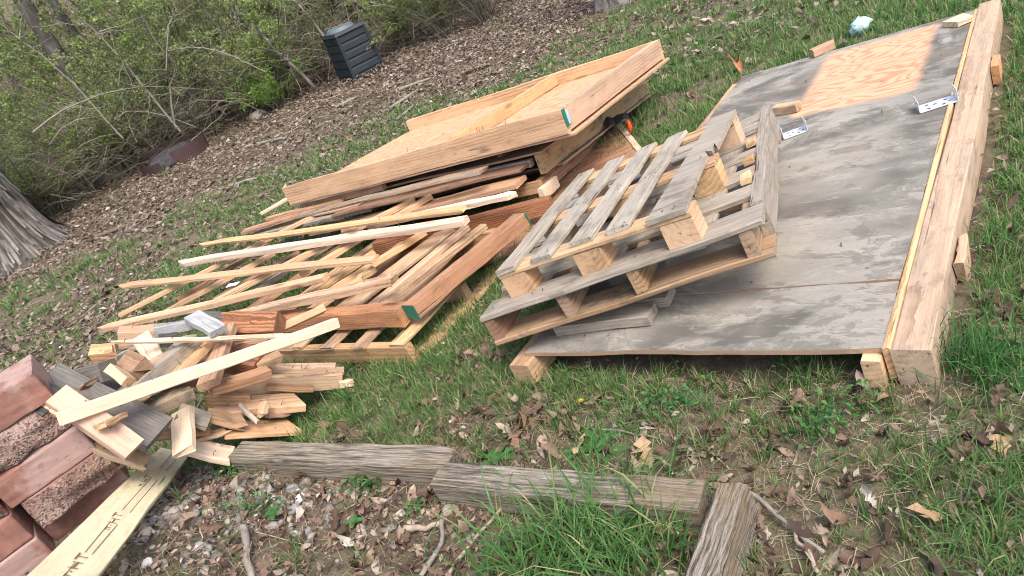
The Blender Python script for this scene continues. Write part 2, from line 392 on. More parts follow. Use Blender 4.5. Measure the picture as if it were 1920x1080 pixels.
def sweep_mesh(L, w, t, mat, seed=0, bev=.003, n=5, warp=.0015, skew0=0, skew1=0, jag0=0, jag1=0, tip0=0, tip1=0, bow=0, end_mat=None, notch=None):
    """sawn board: local X along its length, Z=0 is its top face"""
    r = random.Random(seed); bev = min(bev, w*.2, t*.2)
    hw = w/2
    sec = [(-hw+bev, 0), (hw-bev, 0), (hw, -bev), (hw, -t+bev), (hw-bev, -t), (-hw+bev, -t), (-hw, -t+bev), (-hw, -bev)]
    xs = [(-.5+i/(n-1))*L for i in range(n)]; sc = [1.0]*n
    if tip0: xs.insert(1, -L/2+tip0); sc[0] = .12; sc.insert(1, 1.0)
    if tip1: xs.insert(len(xs)-1, L/2-tip1); sc[-1] = .12; sc.insert(len(sc)-1, 1.0)
    m = len(xs); V = []; F = []
    xs_s = sorted(range(m), key=lambda i: xs[i]); xs = [xs[i] for i in xs_s]; sc = [sc[i] for i in xs_s]
    for i, x in enumerate(xs):
        dy, dz = r.gauss(0, warp), r.gauss(0, warp); tw = r.gauss(0, warp*4)
        dz += bow*(1-(2*x/L)**2)
        if i == 0: dy = dz = 0 if not bow else dz
        for j, (y, z) in enumerate(sec):
            y *= sc[i]
            xx = x
            if i == 0: xx += skew0*y + r.uniform(-1, 1)*jag0
            if i == m-1: xx += skew1*y + r.uniform(-1, 1)*jag1
            V.append((xx, y+dy+r.gauss(0, warp*.6), z+dz+tw*y+r.gauss(0, warp*.6)))
    for i in range(m-1):
        for j in range(8):
            a, b = i*8+j, i*8+(j+1) % 8; F.append((a, a+8, b+8, b))
    F.append(tuple(range(8))); F.append(tuple(range((m-1)*8, m*8))[::-1])
    me = mesh_py('board', V, F, mat)
    if end_mat:
        me.materials.append(MATS[end_mat]); me.polygons[len(F)-1].material_index = 1
    return me

SEED = [100]
def board(name, p0, p1, w, t, mat, label=None, cat=None, parent=None, up=None, tw=0, group=None, **kw):
    """board whose top-face centre line runs p0 -> p1"""
    p0, p1 = Vector(p0), Vector(p1); SEED[0] += 1
    ex = p1-p0; L = ex.length; ex.normalize()
    up = Vector(up) if up is not None else (Vector((0, 0, 1)) if parent is not None else GN)
    ez = (up-ex*up.dot(ex)).normalized()
    if tw: ez = Matrix.Rotation(math.radians(tw), 3, ex) @ ez
    ey = ez.cross(ex)
    me = sweep_mesh(L, w, t, mat, SEED[0], **kw)
    return obj(name, me, parent, label, cat, group, None, basis((p0+p1)/2, ex, ey, ez))

def box(name, parent, x0, x1, y0, y1, z0, z1, mat, along='x', label=None, **kw):
    """a sawn piece filling a box in its parent's frame"""
    if along == 'x': return board(name, (x0, (y0+y1)/2, z1), (x1, (y0+y1)/2, z1), y1-y0, z1-z0, mat, label, parent=parent, **kw)
    if along == 'y': return board(name, ((x0+x1)/2, y0, z1), ((x0+x1)/2, y1, z1), x1-x0, z1-z0, mat, label, parent=parent, **kw)
    return board(name, ((x0+x1)/2, y1, z0), ((x0+x1)/2, y1, z1), x1-x0, y1-y0, mat, label, parent=parent, up=(0, 1, 0), **kw)

def nail(parent, p, d, L=.035, rad=.0016):
    """bent wire nail standing out of its board, in the board's frame"""
    d = Vector(d).normalized(); q = d.orthogonal().normalized(); s = d.cross(q)
    V = []; F = []; pts = [Vector(p), Vector(p)+d*L*.6, Vector(p)+d*L+q*L*.25]
    for c in pts:
        for k in range(4):
            a = k*math.pi/2; V.append(c+q*math.cos(a)*rad+s*math.sin(a)*rad)
    for i in range(2):
        for k in range(4): F.append((i*4+k, i*4+(k+1) % 4, i*4+4+(k+1) % 4, i*4+4+k))
    F.append((8, 9, 10, 11))
    return obj('nail', mesh_py('nail', V, F, 'nail_steel'), parent)
def plane_local(o, px, py):
    """where the line of sight meets Z=0 of a thing's frame (local x, y)"""
    inv = o.matrix_world.inverted(); c = inv @ Vector((0, 0, 0)); q = inv @ Vector(ray(px, py))
    d = q-c; s = -c.z/d.z; p = c+d*s; return p.x, p.y

# ------------------------------------------------------------------ ground
def ground_lines(lo, hi, step, far, growth=1.13):
    a = list(np.arange(lo, hi+1e-6, step)); s = step
    while a[-1] < far[1]: s *= growth; a.append(a[-1]+s)
    s = step; b = []
    x = lo
    while x > far[0]: s *= growth; x -= s; b.append(x)
    return np.array(b[::-1]+a)
gx = ground_lines(-4, 4, .045, (-110, 110)); gy = ground_lines(.2, 8, .045, (-60, 150))
GX, GY = np.meshgrid(gx, gy)
def gbump(x, y):
    return (vnoise(x, y, 3.1, 1)-.5)*.035 + (vnoise(x, y, 9, 2)-.5)*.018 + (vnoise(x, y, 24, 3)-.5)*.008
GZ = gz(GX, GY) + gbump(GX, GY) - .004
nx_, ny_ = len(gx), len(gy)
ii = (np.arange(ny_-1)[:, None]*nx_ + np.arange(nx_-1)[None]).ravel()
obj('ground', mesh_np('ground', np.stack([GX, GY, GZ], -1), np.stack([ii, ii+1, ii+1+nx_, ii+nx_], 1), 'soil', True), kind='structure')
def gsurf(x, y): return gz(x, y)+gbump(x, y)-.004

# ------------------------------------------------------------------ the big plywood platform section
PAN = thing('floor_panel', 'large weathered grey plywood panel on posts, bare peach patch in one corner', 'plywood panel',
            frame3(Vector((-.047, 2.092, -1.431)), Vector((.819, 1.246, -1.275)), Vector((1.811, 3.986, -1.473))))
sy0 = plane_local(PAN, 1690, 526)[1]; sy1 = plane_local(PAN, 1270, 551)[1]; SEAM = (sy0+sy1)/2
pa, pb, pc, pd = [plane_local(PAN, *q) for q in ((1500, 205), (1715, 165), (1755, 62), (1590, 95))]
plywood('ply_panel', (.42, .205, .11), (.62, .37, .235), 1.0, (.28, .262, .224), stain=.92,
        patch=(pa[0]-.02, pb[0], min(pa[1], pb[1])-.02, 2.60), sc=1.5)
PW, PD = 1.195, 2.654
def sheet(name, parent, x0, x1, y0, y1, z1, t, mat, seed=0, label=None, rag=.004, warp=0.0):
    """sheet of plywood with a slightly ragged rim and a little sag"""
    r = random.Random(seed); per = []
    nxs, nys = 14, 18
    V = []; F = []
    for j in range(nys+1):
        for i in range(nxs+1):
            x = x0+(x1-x0)*i/nxs; y = y0+(y1-y0)*j/nys
            if i in (0, nxs): x += r.uniform(-rag, rag)
            if j in (0, nys): y += r.uniform(-rag, rag)
            V.append((x, y, z1+warp*math.sin(i*.7+seed)*math.cos(j*.5)))
    nv = len(V); V += [(a, b, c-t) for a, b, c in V]
    W = nxs+1
    for j in range(nys):
        for i in range(nxs):
            a = j*W+i; F.append((a, a+1, a+1+W, a+W)); F.append((nv+a, nv+a+W, nv+a+1+W, nv+a+1))
    for i in range(nxs):
        F.append((i, nv+i, nv+i+1, i+1)); a = nys*W+i; F.append((a, a+1, nv+a+1, nv+a))
    for j in range(nys):
        a = j*W; F.append((a, a+W, nv+a+W, nv+a)); a = j*W+nxs; F.append((a, nv+a, nv+a+W, a+W))
    me = mesh_py(name, V, F, mat); me.materials.append(MATS['ply_edge'])
    for k in range(2*nxs*nys, len(F)): me.polygons[k].material_index = 1
    return obj(name, me, parent, label)
def ply_edge():
    b = NB('ply_edge'); v = b.objco(False); sp = b.n('ShaderNodeSeparateXYZ'); b.l(v, sp.inputs[0])
    st = b.math('SINE', b.math('MULTIPLY', sp.outputs[2], 1900)); n = b.noise(v, 40, 4)
    col = b.mix(b.smooth(st, -.4, .4), (.36, .21, .12), (.55, .38, .25)); col = b.mix(b.math('MULTIPLY', n, .6), col, (.22, .15, .1))
    b.bsdf(col, .85, b.bump(n, .5, .004))
ply_edge()
sheet('plywood_sheet', PAN, 0, PW, SEAM+.003, PD, 0, .016, 'ply_panel', 3, warp=.001)
sheet('plywood_strip', PAN, 0, PW, 0, SEAM-.003, -.001, .016, 'ply_panel', 4, warp=.001)
box('post', PAN, -.055, .034, -.055, PD-.05, -.108, -.018, 'tan', 'y', n=6)
box('post', PAN, PW-.05, PW-.004, -.03, PD, -.106, -.018, 'pine', 'y')
box('trim_strip', PAN, PW+.002, PW+.019, -.005, PD, -.10, .004, 'pine', 'y')
box('post', PAN, PW+.022, PW+.110, -.012, PD+.06, -.125, .002, 'post_wood', 'y', n=9, warp=.002, label='heavy square post along the outer edge')
box('joist', PAN, .03, PW-.05, 1.22, 1.258, -.107, -.018, 'brown', 'x')
box('joist', PAN, .03, PW-.05, PD-.05, PD-.012, -.107, -.018, 'brown', 'x')
box('cleat', PAN, PW+.112, PW+.142, 1.86, 1.99, -.10, -.02, 'orange', 'y', jag1=.012)
box('cleat', PAN, PW+.112, PW+.135, .42, .55, -.11, -.03, 'tan', 'y', jag0=.02, jag1=.02)
for k in range(26):
    x, y = R.uniform(.05, PW-.05), R.uniform(.05, PD-.05); nail(PAN, (x, y, -.002), (R.uniform(-.6, .6), R.uniform(-.6, .6), 1), R.uniform(.006, .016), .0022)

def on_panel(px, py, dz=.002):
    x, y = plane_local(PAN, px, py); return PAN.matrix_world @ Vector((x, y, dz))
PZ = (PAN.matrix_world.to_3x3() @ Vector((0, 0, 1)))
board('offcut', on_panel(1524, 108, .045), on_panel(1566, 88, .045), .055, .043, 'peach', 'peach wood offcut lying on the far edge of the panel', 'wood offcut', up=PZ, skew1=.4, n=3)
board('offcut', on_panel(1782, 52, .03), on_panel(1816, 38, .03), .10, .027, 'pale_pine', 'thick pale shim with sawn ridges near the panel corner', 'wood offcut', up=PZ, skew0=-.3, n=3)
board('offcut', on_panel(1456, 214, .045), on_panel(1500, 208, .045), .05, .043, 'tan', 'brown block end sticking out behind the grey pallet', 'wood offcut', up=PZ, n=3)

def bracket(org, ex, label, W=.13, D=.08, Hh=.05):
    """galvanised U-shaped post base with punched holes"""
    ex = Vector(ex); ez = PZ; ex = (ex-ez*ex.dot(ez)).normalized(); ey = ez.cross(ex)
    t = thing('post_bracket', label, 'metal bracket', basis(org, ex, ey, ez))
    def plate(nm, u0, u1, v0, v1, f, holes):
        V = []; F = []; th = .0025
        nu, nv_ = 10, 6
        idx = {}
        def P(i, j, k):
            key = (i, j, k)
            if key not in idx: idx[key] = len(V); V.append(f(u0+(u1-u0)*i/nu, v0+(v1-v0)*j/nv_, k*th))
            return idx[key]
        keep = lambda i, j: not (0 <= i < nu and 0 <= j < nv_) or (i, j) not in holes
        for i in range(nu):
            for j in range(nv_):
                if (i, j) in holes: continue
                F.append((P(i, j, 1), P(i+1, j, 1), P(i+1, j+1, 1), P(i, j+1, 1))); F.append((P(i, j, 0), P(i, j+1, 0), P(i+1, j+1, 0), P(i+1, j, 0)))
                for di, dj, a, b in ((-1, 0, (i, j), (i, j+1)), (1, 0, (i+1, j), (i+1, j+1)), (0, -1, (i, j), (i+1, j)), (0, 1, (i, j+1), (i+1, j+1))):
                    ni, nj = i+di, j+dj
                    if not (0 <= ni < nu and 0 <= nj < nv_) or (ni, nj) in holes:
                        F.append((P(*a, 0), P(*b, 0), P(*b, 1), P(*a, 1)))
        obj(nm, mesh_py(nm, V, F, 'galvanised'), t)
    plate('base_plate', -W/2, W/2, -D/2, D/2, lambda u, v, k: (u, v, k), {(2, 1), (2, 4), (4, 3), (6, 1), (8, 2), (7, 4)})
    for s in (-1, 1):
        plate('flange', .003, Hh, -D/2, D/2, lambda u, v, k, s=s: (s*(W/2-k+.003), v*(1-.35*max(0, u-.045)/.025), u), {(4, 2), (7, 3)})
    return t
bracket(on_panel(1757, 197, .003), on_panel(1785, 188)-on_panel(1735, 204), 'galvanised u-shaped bracket lying on the bare end of the panel')
bracket(on_panel(1490, 250, .003), on_panel(1505, 243)-on_panel(1470, 256), 'galvanised bracket half hidden behind the grey pallet edge', .10)

# ------------------------------------------------------------------ two pallets leaning on the panel
a_, b_, c_ = H(899, 598, .30), H(1424, 414, .405), H(1460, 197, .33)
LP = thing('pallet', 'wide grey stringer pallet lying under the smaller pallet, on the panel', 'pallet', frame3(a_, b_, c_), 'pallets leaning on the panel')
LW, LD, DT, SH = 1.03, 1.19, .019, .088
for y0, y1, m in ((0, .135, 'grey'), (.23, .325, 'grey'), (.42, .515, 'grey'), (.62, .71, 'grey'), (.80, .89, 'grey'), (.97, 1.06, 'grey'), (1.10, LD, 'grey')):
    box('deck_board', LP, 0, LW-.037 if y0 > 0 else LW+.004, y0, y1, -DT, 0, m, 'x', n=7, warp=.002, jag1=.004)
for x0, x1, m in ((.004, .044, 'brown'), (.315, .355, 'stained'), (.585, .625, 'stained'), (.955, .995, 'stained')):
    box('stringer', LP, x0, x1 - 0, .006, LD-.006, -DT-SH, -DT-.001, m, 'y', n=6, warp=.0015)
for y0, y1 in ((.002, .14), (.48, .60), (LD-.13, LD)):
    box('bottom_board', LP, 0, LW, y0, y1, -2*DT-SH-.001, -DT-SH-.001, 'stained', 'x', n=7, warp=.002)
sb = box('stringer', LP, LW-.034, LW+.002, .138, LD+.02, -DT-SH+.0, .010, 'grey', 'y', n=8, warp=.003, label='grey bowed stringer on the outer side')
for y in (.34, .53, .73): box('stringer_splint', LP, LW-.075, LW-.038, y, y+.06, .002, .022, 'tan', 'y', n=3, jag1=.01)
for k in range(9): nail(LP, (R.uniform(.02, 1.0), R.choice((.05, .28, .46, .66)), -.001), (R.uniform(-.3, .3), R.uniform(-.3, .3), 1), .012)

TP = thing('pallet', 'smaller five-slat block pallet lying on top, one slat split', 'pallet',
           frame3(Vector((-.036, 2.191, -1.128)), Vector((.57, 1.78, -.966)), Vector((.488, 2.93, -1.207))), 'pallets leaning on the panel')
TW, TD, ST = .75, .91, .017
for x0, x1, y0, y1 in ((0, .086, 0, TD), (.155, .243, .005, TD+.005), (.310, .398, .03, TD+.01), (.452, .540, .035, TD-.005)):
    box('deck_slat', TP, x0, x1, y0, y1, -ST, 0, 'grey', 'y', n=7, warp=.0015, jag0=.003, jag1=.003)
# the split slat: its near half has lost its outer edge
def prism(name, parent, outline, z0, z1, mat, label=None):
    n = len(outline); V = [(x, y, z1) for x, y in outline]+[(x, y, z0) for x, y in outline]
    F = [tuple(range(n)), tuple(range(n, 2*n))[::-1]]+[(i, i+n, (i+1) % n+n, (i+1) % n) for i in range(n)]
    return obj(name, mesh_py(name, V, F, mat), parent, label)
prism('deck_slat', TP, [(.612, -.004), (.742, 0), (.728, .25), (.722, .40), (.728, .44), (.705, .50), (.738, .47), (.728, .56), (.750, .50), (.751, TD), (.655, TD+.005), (.630, .5)], -ST, 0, 'grey', 'split grey end slat')
for y0 in (.004, .40, .81):
    box('cross_board', TP, 0, TW, y0, y0+.092, -2*ST-.001, -ST-.001, 'tan', 'x', n=5, warp=.001)
for i, x0 in enumerate((.002, .315, .64)):
    for j, y0 in enumerate((.006, .40, .812)):
        box('block', TP, x0, x0+.108, y0, y0+.09, -2*ST-.092, -2*ST-.002, 'tan' if (i+j) % 2 else 'pine', 'y', n=2, bev=.004)
for x0 in (0, .315, .64):
    box('bottom_board', TP, x0, x0+.11, 0, TD, -3*ST-.093, -2*ST-.093, 'grey', 'y', n=5)
for k in range(24): nail(TP, (R.choice((.03, .06, .18, .22, .34, .37, .48, .52, .66, .70)), R.choice((.04, .45, .86))+R.uniform(-.02, .02), -.003), (0, 0, 1), .005, .003)

board('lumber_offcut', on_panel(1052, 618, .042), on_panel(1228, 598, .042), .085, .040, 'grey', 'short grey two-by-four lying on the panel in front of the pallets', 'wood offcut', up=PZ, n=4)
board('lumber_offcut', on_panel(1085, 585, .040), on_panel(1262, 563, .040), .085, .038, 'grey', 'short two-by-four wedged beneath the lower pallet', 'wood offcut', up=PZ, n=4)

# ------------------------------------------------------------------ stacked floor sections
T1 = thing('joist_frame', 'topmost upturned floor section of peach joists on plywood', 'floor section',
           frame3(Vector((-1.27, 5.02, -1.26)), Vector((.60, 3.47, -1.06)), Vector((-.26, 6.21, -1.44))), 'stacked floor sections')
JW, JD, JH, JT = 2.43, 1.56, .138, .04
sheet('plywood_sheet', T1, .0, JW-JT-.001, JT+.001, JD-JT-.001, -.088, .014, 'ply_peach', 8, warp=.001)
sheet('bottom_sheet', T1, .0, JW+.03, .01, JD, -JH-.001, .012, 'ply_peach', 7, warp=.001)
fj = box('joist', T1, 0, JW-.001, 0, JT, -JH, 0, 'pine', 'x', n=8, warp=.002, label='front joist with hammer marks')
box('joist', T1, JW-JT, JW, JT+.002, JD-JT-.002, -JH+.012, .004, 'pine', 'y', n=6, label='end joist with a black stain')
box('joist', T1, 0, JW-.001, JD-JT, JD, -JH, 0, 'pine', 'x', n=7, warp=.002)
box('joist', T1, 1.56, 1.60, JT+.003, JD-JT-.003, -.087, -.004, 'orange', 'y', n=5, label='orange cross joist')
box('rail', T1, .0, .9, .07, .11, -JH-.07, -JH-.02, 'redtan', 'x', n=3)
box('painted_end', T1, JW+.001, JW+.006, .002, .03, -.10, -.004, 'green_paint', 'z', n=2)
box('painted_end', T1, JW+.001, JW+.007, .031, .052, -.09, -.02, 'blue_paint', 'z', n=2)
for k in range(7): nail(T1, (R.uniform(.3, 2.2), .02, -.002), (R.uniform(-.3, .3), R.uniform(-.3, .3), 1), .03)

def under(px, py, z):
    """line of sight meets a plane parallel to the topmost section, z below its top"""
    inv = T1.matrix_world.inverted(); c = inv @ Vector((0, 0, 0)); q = inv @ Vector(ray(px, py)); d = q-c; s = (z-c.z)/d.z; return T1.matrix_world @ (c+d*s)
o2, l2, r2 = under(1015, 283, -.215), under(619, 374, -.215), under(1187, 156, -.215)
ex2 = (o2-l2); T2m = frame3(l2, o2, l2+(r2-o2))
T2 = thing('floor_section', 'weathered dull plywood section with stained rim, second in the stack', 'floor section', T2m, 'stacked floor sections')
W2 = (o2-l2).length; D2_ = (r2-o2).length*1.12
sheet('plywood_sheet', T2, -.25, W2, .0, D2_, 0, .013, 'ply_dull', 9, warp=.003)
box('rim', T2, -.25, W2-.10, -.012, .03, -.078, -.036, 'grey', 'x', n=7, warp=.002, label='long grey rim board')
box('rim', T2, W2-.06, W2-.02, .0, D2_+.05, -.135, -.018, 'stained', 'y', n=6, warp=.002, label='stained black-spotted rim board')
box('rim', T2, -.2, W2-.07, D2_-.05, D2_-.01, -.11, -.014, 'brown', 'x')
box('cross_piece', T2, W2*.55, W2*.55+.04, .1, D2_-.06, .002, .04, 'brown', 'y')
box('cross_piece', T2, W2*.82, W2*.82+.04, .05, .6, .002, .04, 'brown', 'y', tw=0)
sheet('backing_sheet', T2, W2-.42, W2+.005, .16, D2_+.02, -.138, .012, 'ply_dull', 10, warp=.002)
box('spacer_block', T2, W2*.30, W2*.30+.09, .08, .14, .001, .05, 'redtan', 'x', n=2)

o3, l3, r3 = under(1009, 340, -.365), under(700, 408, -.365), under(1200, 185, -.365)
T3 = thing('bracketed_frame', 'frame with two black steel hangers, near the bottom of the stack', 'floor section', frame3(l3, o3, l3+(r3-o3)), 'stacked floor sections')
W3 = (o3-l3).length; D3_ = (r3-o3).length
box('rim', T3, 0, W3, 0, .04, -.07, 0, 'tan', 'x', n=6)
box('rim', T3, W3-.04, W3, .042, D3_*.9, -.09, -.001, 'brown', 'y', n=5)
box('rim', T3, 0, W3-.041, .5, .54, -.09, .0, 'brown', 'x', n=5)
box('rim_stub', T3, W3+.004, W3+.04, -.05, .14, -.10, -.03, 'pale_pine', 'y', n=3)
for x in (W3*.47, W3*.66):
    hg = box('hanger', T3, x, x+.04, -.004, -.001, -.055, .003, 'black_steel', 'z', n=2, bev=.0005)
    box('hanger_plate', T3, x, x+.045, -.002, .20, .0015, .004, 'black_steel', 'y', n=2, bev=.0005)
    nail(hg, (0, 0, -.003), (0, 0, -1), .004, .006)

for pa_, pb_, w_, t_, m_, lb_ in (
    ((505, 418, -.25), (690, 372, -.25), .22, .014, 'redtan', 'reddish panel strip layered under the far end of the topmost section'),
    ((560, 402, -.175), (905, 316, -.175), .10, .016, 'stained', 'stained thin board directly beneath the topmost section'),
    ((640, 392, -.265), (990, 306, -.265), .22, .018, 'brown', 'brown board sandwiched behind the long grey rim'),
    ((650, 420, -.31), (975, 336, -.31), .16, .03, 'redtan', 'reddish brown board behind the two steel hangers'),
    ((590, 428, -.335), (850, 372, -.335), .14, .03, 'tan', 'tan board low in the stack near the pointed strips'),
    ((760, 262, -.20), (1000, 190, -.20), .09, .03, 'brown', 'hidden brown spacer board between the two upper sections')):
    board('layered_board', under(*pa_), under(*pb_), w_, t_, m_, lb_, 'board', group='loose boards in the stack', up=T1.matrix_world.to_3x3() @ Vector((0, 0, 1)), n=6, warp=.003, jag0=.01, jag1=.006)
T4 = thing('grained_panel', 'reddish brown grained plywood section at the bottom of the stack', 'floor section',
           frame3(H(800, 500, .05), H(1040, 395, .05), H(1000, 260, .035)), 'stacked floor sections')
xs4 = [plane_local(T4, *q) for q in ((1035, 395), (1078, 332), (1166, 246), (1216, 182))]
y4a, y4b = xs4[0][1], xs4[3][1]; x4 = max(p[0] for p in xs4[:3])
sheet('plywood_sheet', T4, -.5, x4-.01, -.3, y4b, 0, .016, 'ply_brown', 12, warp=.002)
box('rim', T4, x4-.009, x4+.03, -.25, y4b-.02, -.085, .006, 'pale_pine', 'y', n=6)
box('rim', T4, x4-.30, x4-.0, y4b-.05, y4b-.01, .002, .10, 'orange', 'x', n=3)
rb = board('rubber_strip', H(1133, 232, .16), H(1178, 216, .15), .11, .004, 'rubber', 'black rubber flap lying on the stack beside orange tape', 'rubber strip', tw=12, n=6, warp=.006)

# ------------------------------------------------------------------ ground pallet and red beam frame
A0, B0, C0 = H(757, 645, .125), H(984, 420, .125), H(520, 652, .125)
P0m = frame3(C0, A0, C0+(B0-A0))
P0 = thing('pallet', 'light brown pallet on the grass beneath the red beams', 'pallet', P0m)
W0, D0 = (A0-C0).length, (B0-A0).length*1.05
for x in (W0-.10, W0-.36, W0-.60, W0-.86): box('deck_slat', P0, x, x+.092, -.005+R.uniform(-.01, .01), D0, -.017, 0, 'tan', 'y', n=6, jag0=.005)
for y in (.0, .47, D0-.05): box('stringer', P0, -.05, W0-.004, y, y+.045, -.107, -.018, 'tan', 'x', n=6, label=None)
for x in (W0-.09, W0-.55): box('bottom_board', P0, x, x+.09, .0, D0, -.126, -.108, 'brown', 'y', n=5)
board('plank', H(788, 662, .025), H(948, 488, .03), .09, .018, 'tan', 'flat brown plank on the grass alongside the lowest pallet', 'plank', n=6)

rA, rB, rC = H(760, 566, .235), H(968, 402, .215), H(500, 588, .24)
RF = thing('beam_frame', 'dark red weathered beam frame with green painted ends', 'timber frame', frame3(rA, rC, rB), None)
# X runs left along the front beam, Y away along the right-hand beam (frame is left-handed in the picture, so Z points down)
inv = RF.matrix_world.inverted()
def rf(px, py, h): return inv @ H(px, py, h)
upR = inv.to_3x3() @ GN
fw_ = .085
b1 = board('front_beam', rf(752, 574, .235), rf(480, 592, .245), fw_, .09, 'red', parent=RF, up=upR, n=8, warp=.002)
b2 = board('side_beam', rf(764, 572, .24), rf(972, 401, .225), .095, .07, 'red', parent=RF, up=upR, n=8, warp=.002)
board('rear_beam', rf(700, 455, .235), rf(1031, 369, .17), .05, .095, 'red', parent=RF, up=upR, n=6, label='dark rear beam')
def cap(p, q, w, t, mat): return board('painted_end', p, q, w, t, mat, parent=RF, up=upR, n=2)
d12 = (rf(972, 401, .225)-rf(764, 572, .24)).normalized()
p_ = rf(764, 572, .24); cap(p_-d12*.006, p_-d12*.001, .097, .072, 'green_paint')
p_ = rf(972, 401, .225); cap(p_+d12*.001, p_+d12*.006, .097, .072, 'green_paint')

INF = [  # boards lying inside the red frame, picture position of each top centre line, height, width, thickness, wood, label
 ((712, 572, .215), (905, 420, .20), .05, .03, 'tan', 'tan strip tucked along the inside of the red side beam'),
 ((690, 574, .205), (872, 424, .19), .06, .03, 'pine', 'pale strip second from the red side beam'),
 ((640, 580, .19), (838, 430, .19), .16, .02, 'tan', 'wide tan board lying inside the red beam frame'),
 ((575, 585, .19), (790, 432, .20), .13, .02, 'redtan', 'brown board beneath the pointed strips, inside the frame'),
 ((520, 585, .22), (735, 430, .22), .07, .04, 'redtan', 'brownish lath with a rough face under the pointed strips'),
 ((455, 588, .22), (650, 455, .22), .15, .02, 'ply_brown', 'broad stained plywood strip showing between the crossed strips'),
 ((560, 560, .25), (700, 470, .25), .045, .035, 'tan', 'short tan lath under the third pointed strip'),
 ((610, 545, .245), (795, 430, .25), .035, .035, 'peach', 'narrow peach lath slanting under the second pointed strip'),
 ((400, 560, .25), (560, 470, .25), .06, .03, 'brown', 'dull brown batten under the orange diagonal strips'),
 ((470, 545, .255), (640, 440, .25), .05, .03, 'grey', 'greyish batten among the diagonal strips'),
 ((330, 560, .22), (500, 455, .22), .07, .03, 'brown', 'dark batten lying lowest at the far side of the crossed strips'),
]
for p, q, w, t, m, lb in INF: board('batten', H(*p), H(*q), w, t, m, lb, 'batten', group='boards inside the red frame', n=5)

DIA = [((222, 588, .30), (598, 396, .29), .040, .030, 'orange', 'long orange strip slanting at the outer side of the crossed strips'),
 ((361, 583, .31), (775, 369, .31), .042, .032, 'orange', 'long orange strip slanting through the middle of the crossed strips'),
 ((298, 588, .27), (512, 470, .27), .045, .03, 'redtan', 'brown strip with sawn end lying between the orange strips'),
 ((560, 512, .30), (806, 364, .30), .05, .03, 'pine', 'tan strip slanting up towards the stacked sections'),
 ((640, 540, .27), (700, 500, .27), .05, .03, 'tan', 'short tan strip below the third pointed strip')]
for p, q, w, t, m, lb in DIA: board('wood_strip', H(*p), H(*q), w, t, m, lb, 'wood strip', group='slanting strips', n=6, warp=.002)
STK = [((374, 457, .345), (868, 390, .34), .062, .02, 'pine', 'topmost pointed strip, broken at its end near the hangers', dict(tip0=.10, jag1=.02)),
 ((690, 420, .32), (967, 359, .30), .05, .03, 'pale_pine', 'pale strip with pointed end below the steel hangers', dict(tip1=.05)),
 ((334, 490, .345), (872, 407, .33), .06, .036, 'pale_pine', 'second pointed strip from the stack, pale edge showing', dict(tip0=.10)),
 ((222, 535, .345), (702, 481, .335), .068, .02, 'pine', 'third pointed strip with nails at its blunt end', dict(tip0=.12)),
 ((182, 614, .315), (608, 515, .34), .06, .032, 'peach', 'lowest pointed strip, worn peach, tip over the grass', dict(tip0=.10)),
 ((410, 592, .31), (735, 519, .33), .062, .04, 'pine', 'pale strip with a patched joint above the red front beam', dict(jag1=.01))]
for p, q, w, t, m, lb, kw in STK:
    o = board('pointed_strip', H(*p), H(*q), w, t, m, lb, 'wood strip', group='pointed strips across the pile', n=8, warp=.0025, **kw)
    L = (H(*p)-H(*q)).length
    for k in range(3): nail(o, (L*R.uniform(.2, .48), R.uniform(-.02, .02), -t*R.choice((0, 1))), (R.uniform(-.4, .4), R.uniform(-.4, .4), R.choice((1, -1))), .03)
for p, q, m, lb, w in [((487, 399, .36), (545, 366, .38), 'pale_pine', 'pale stick end poking out under the topmost section', .035),
                       ((500, 408, .33), (640, 372, .36), 'pine', 'tan stick below the topmost section, its end in the open', .04),
                       ((455, 432, .30), (600, 388, .33), 'redtan', 'reddish board edge under the stack, pointing out over the lawn', .07),
                       ((470, 440, .25), (700, 385, .27), 'grey', 'grey board lowest under the far end of the stack', .08)]:
    board('stick_end', H(*p), H(*q), w, .025, m, lb, 'wood strip', group='sticks under the stack', n=4, jag0=.01)
pj = board('paper_scrap', H(426, 536, .33), H(446, 531, .33), .035, .002, 'paper', 'tiny white paper scrap caught between the crossed strips', 'paper', n=3, warp=.003)

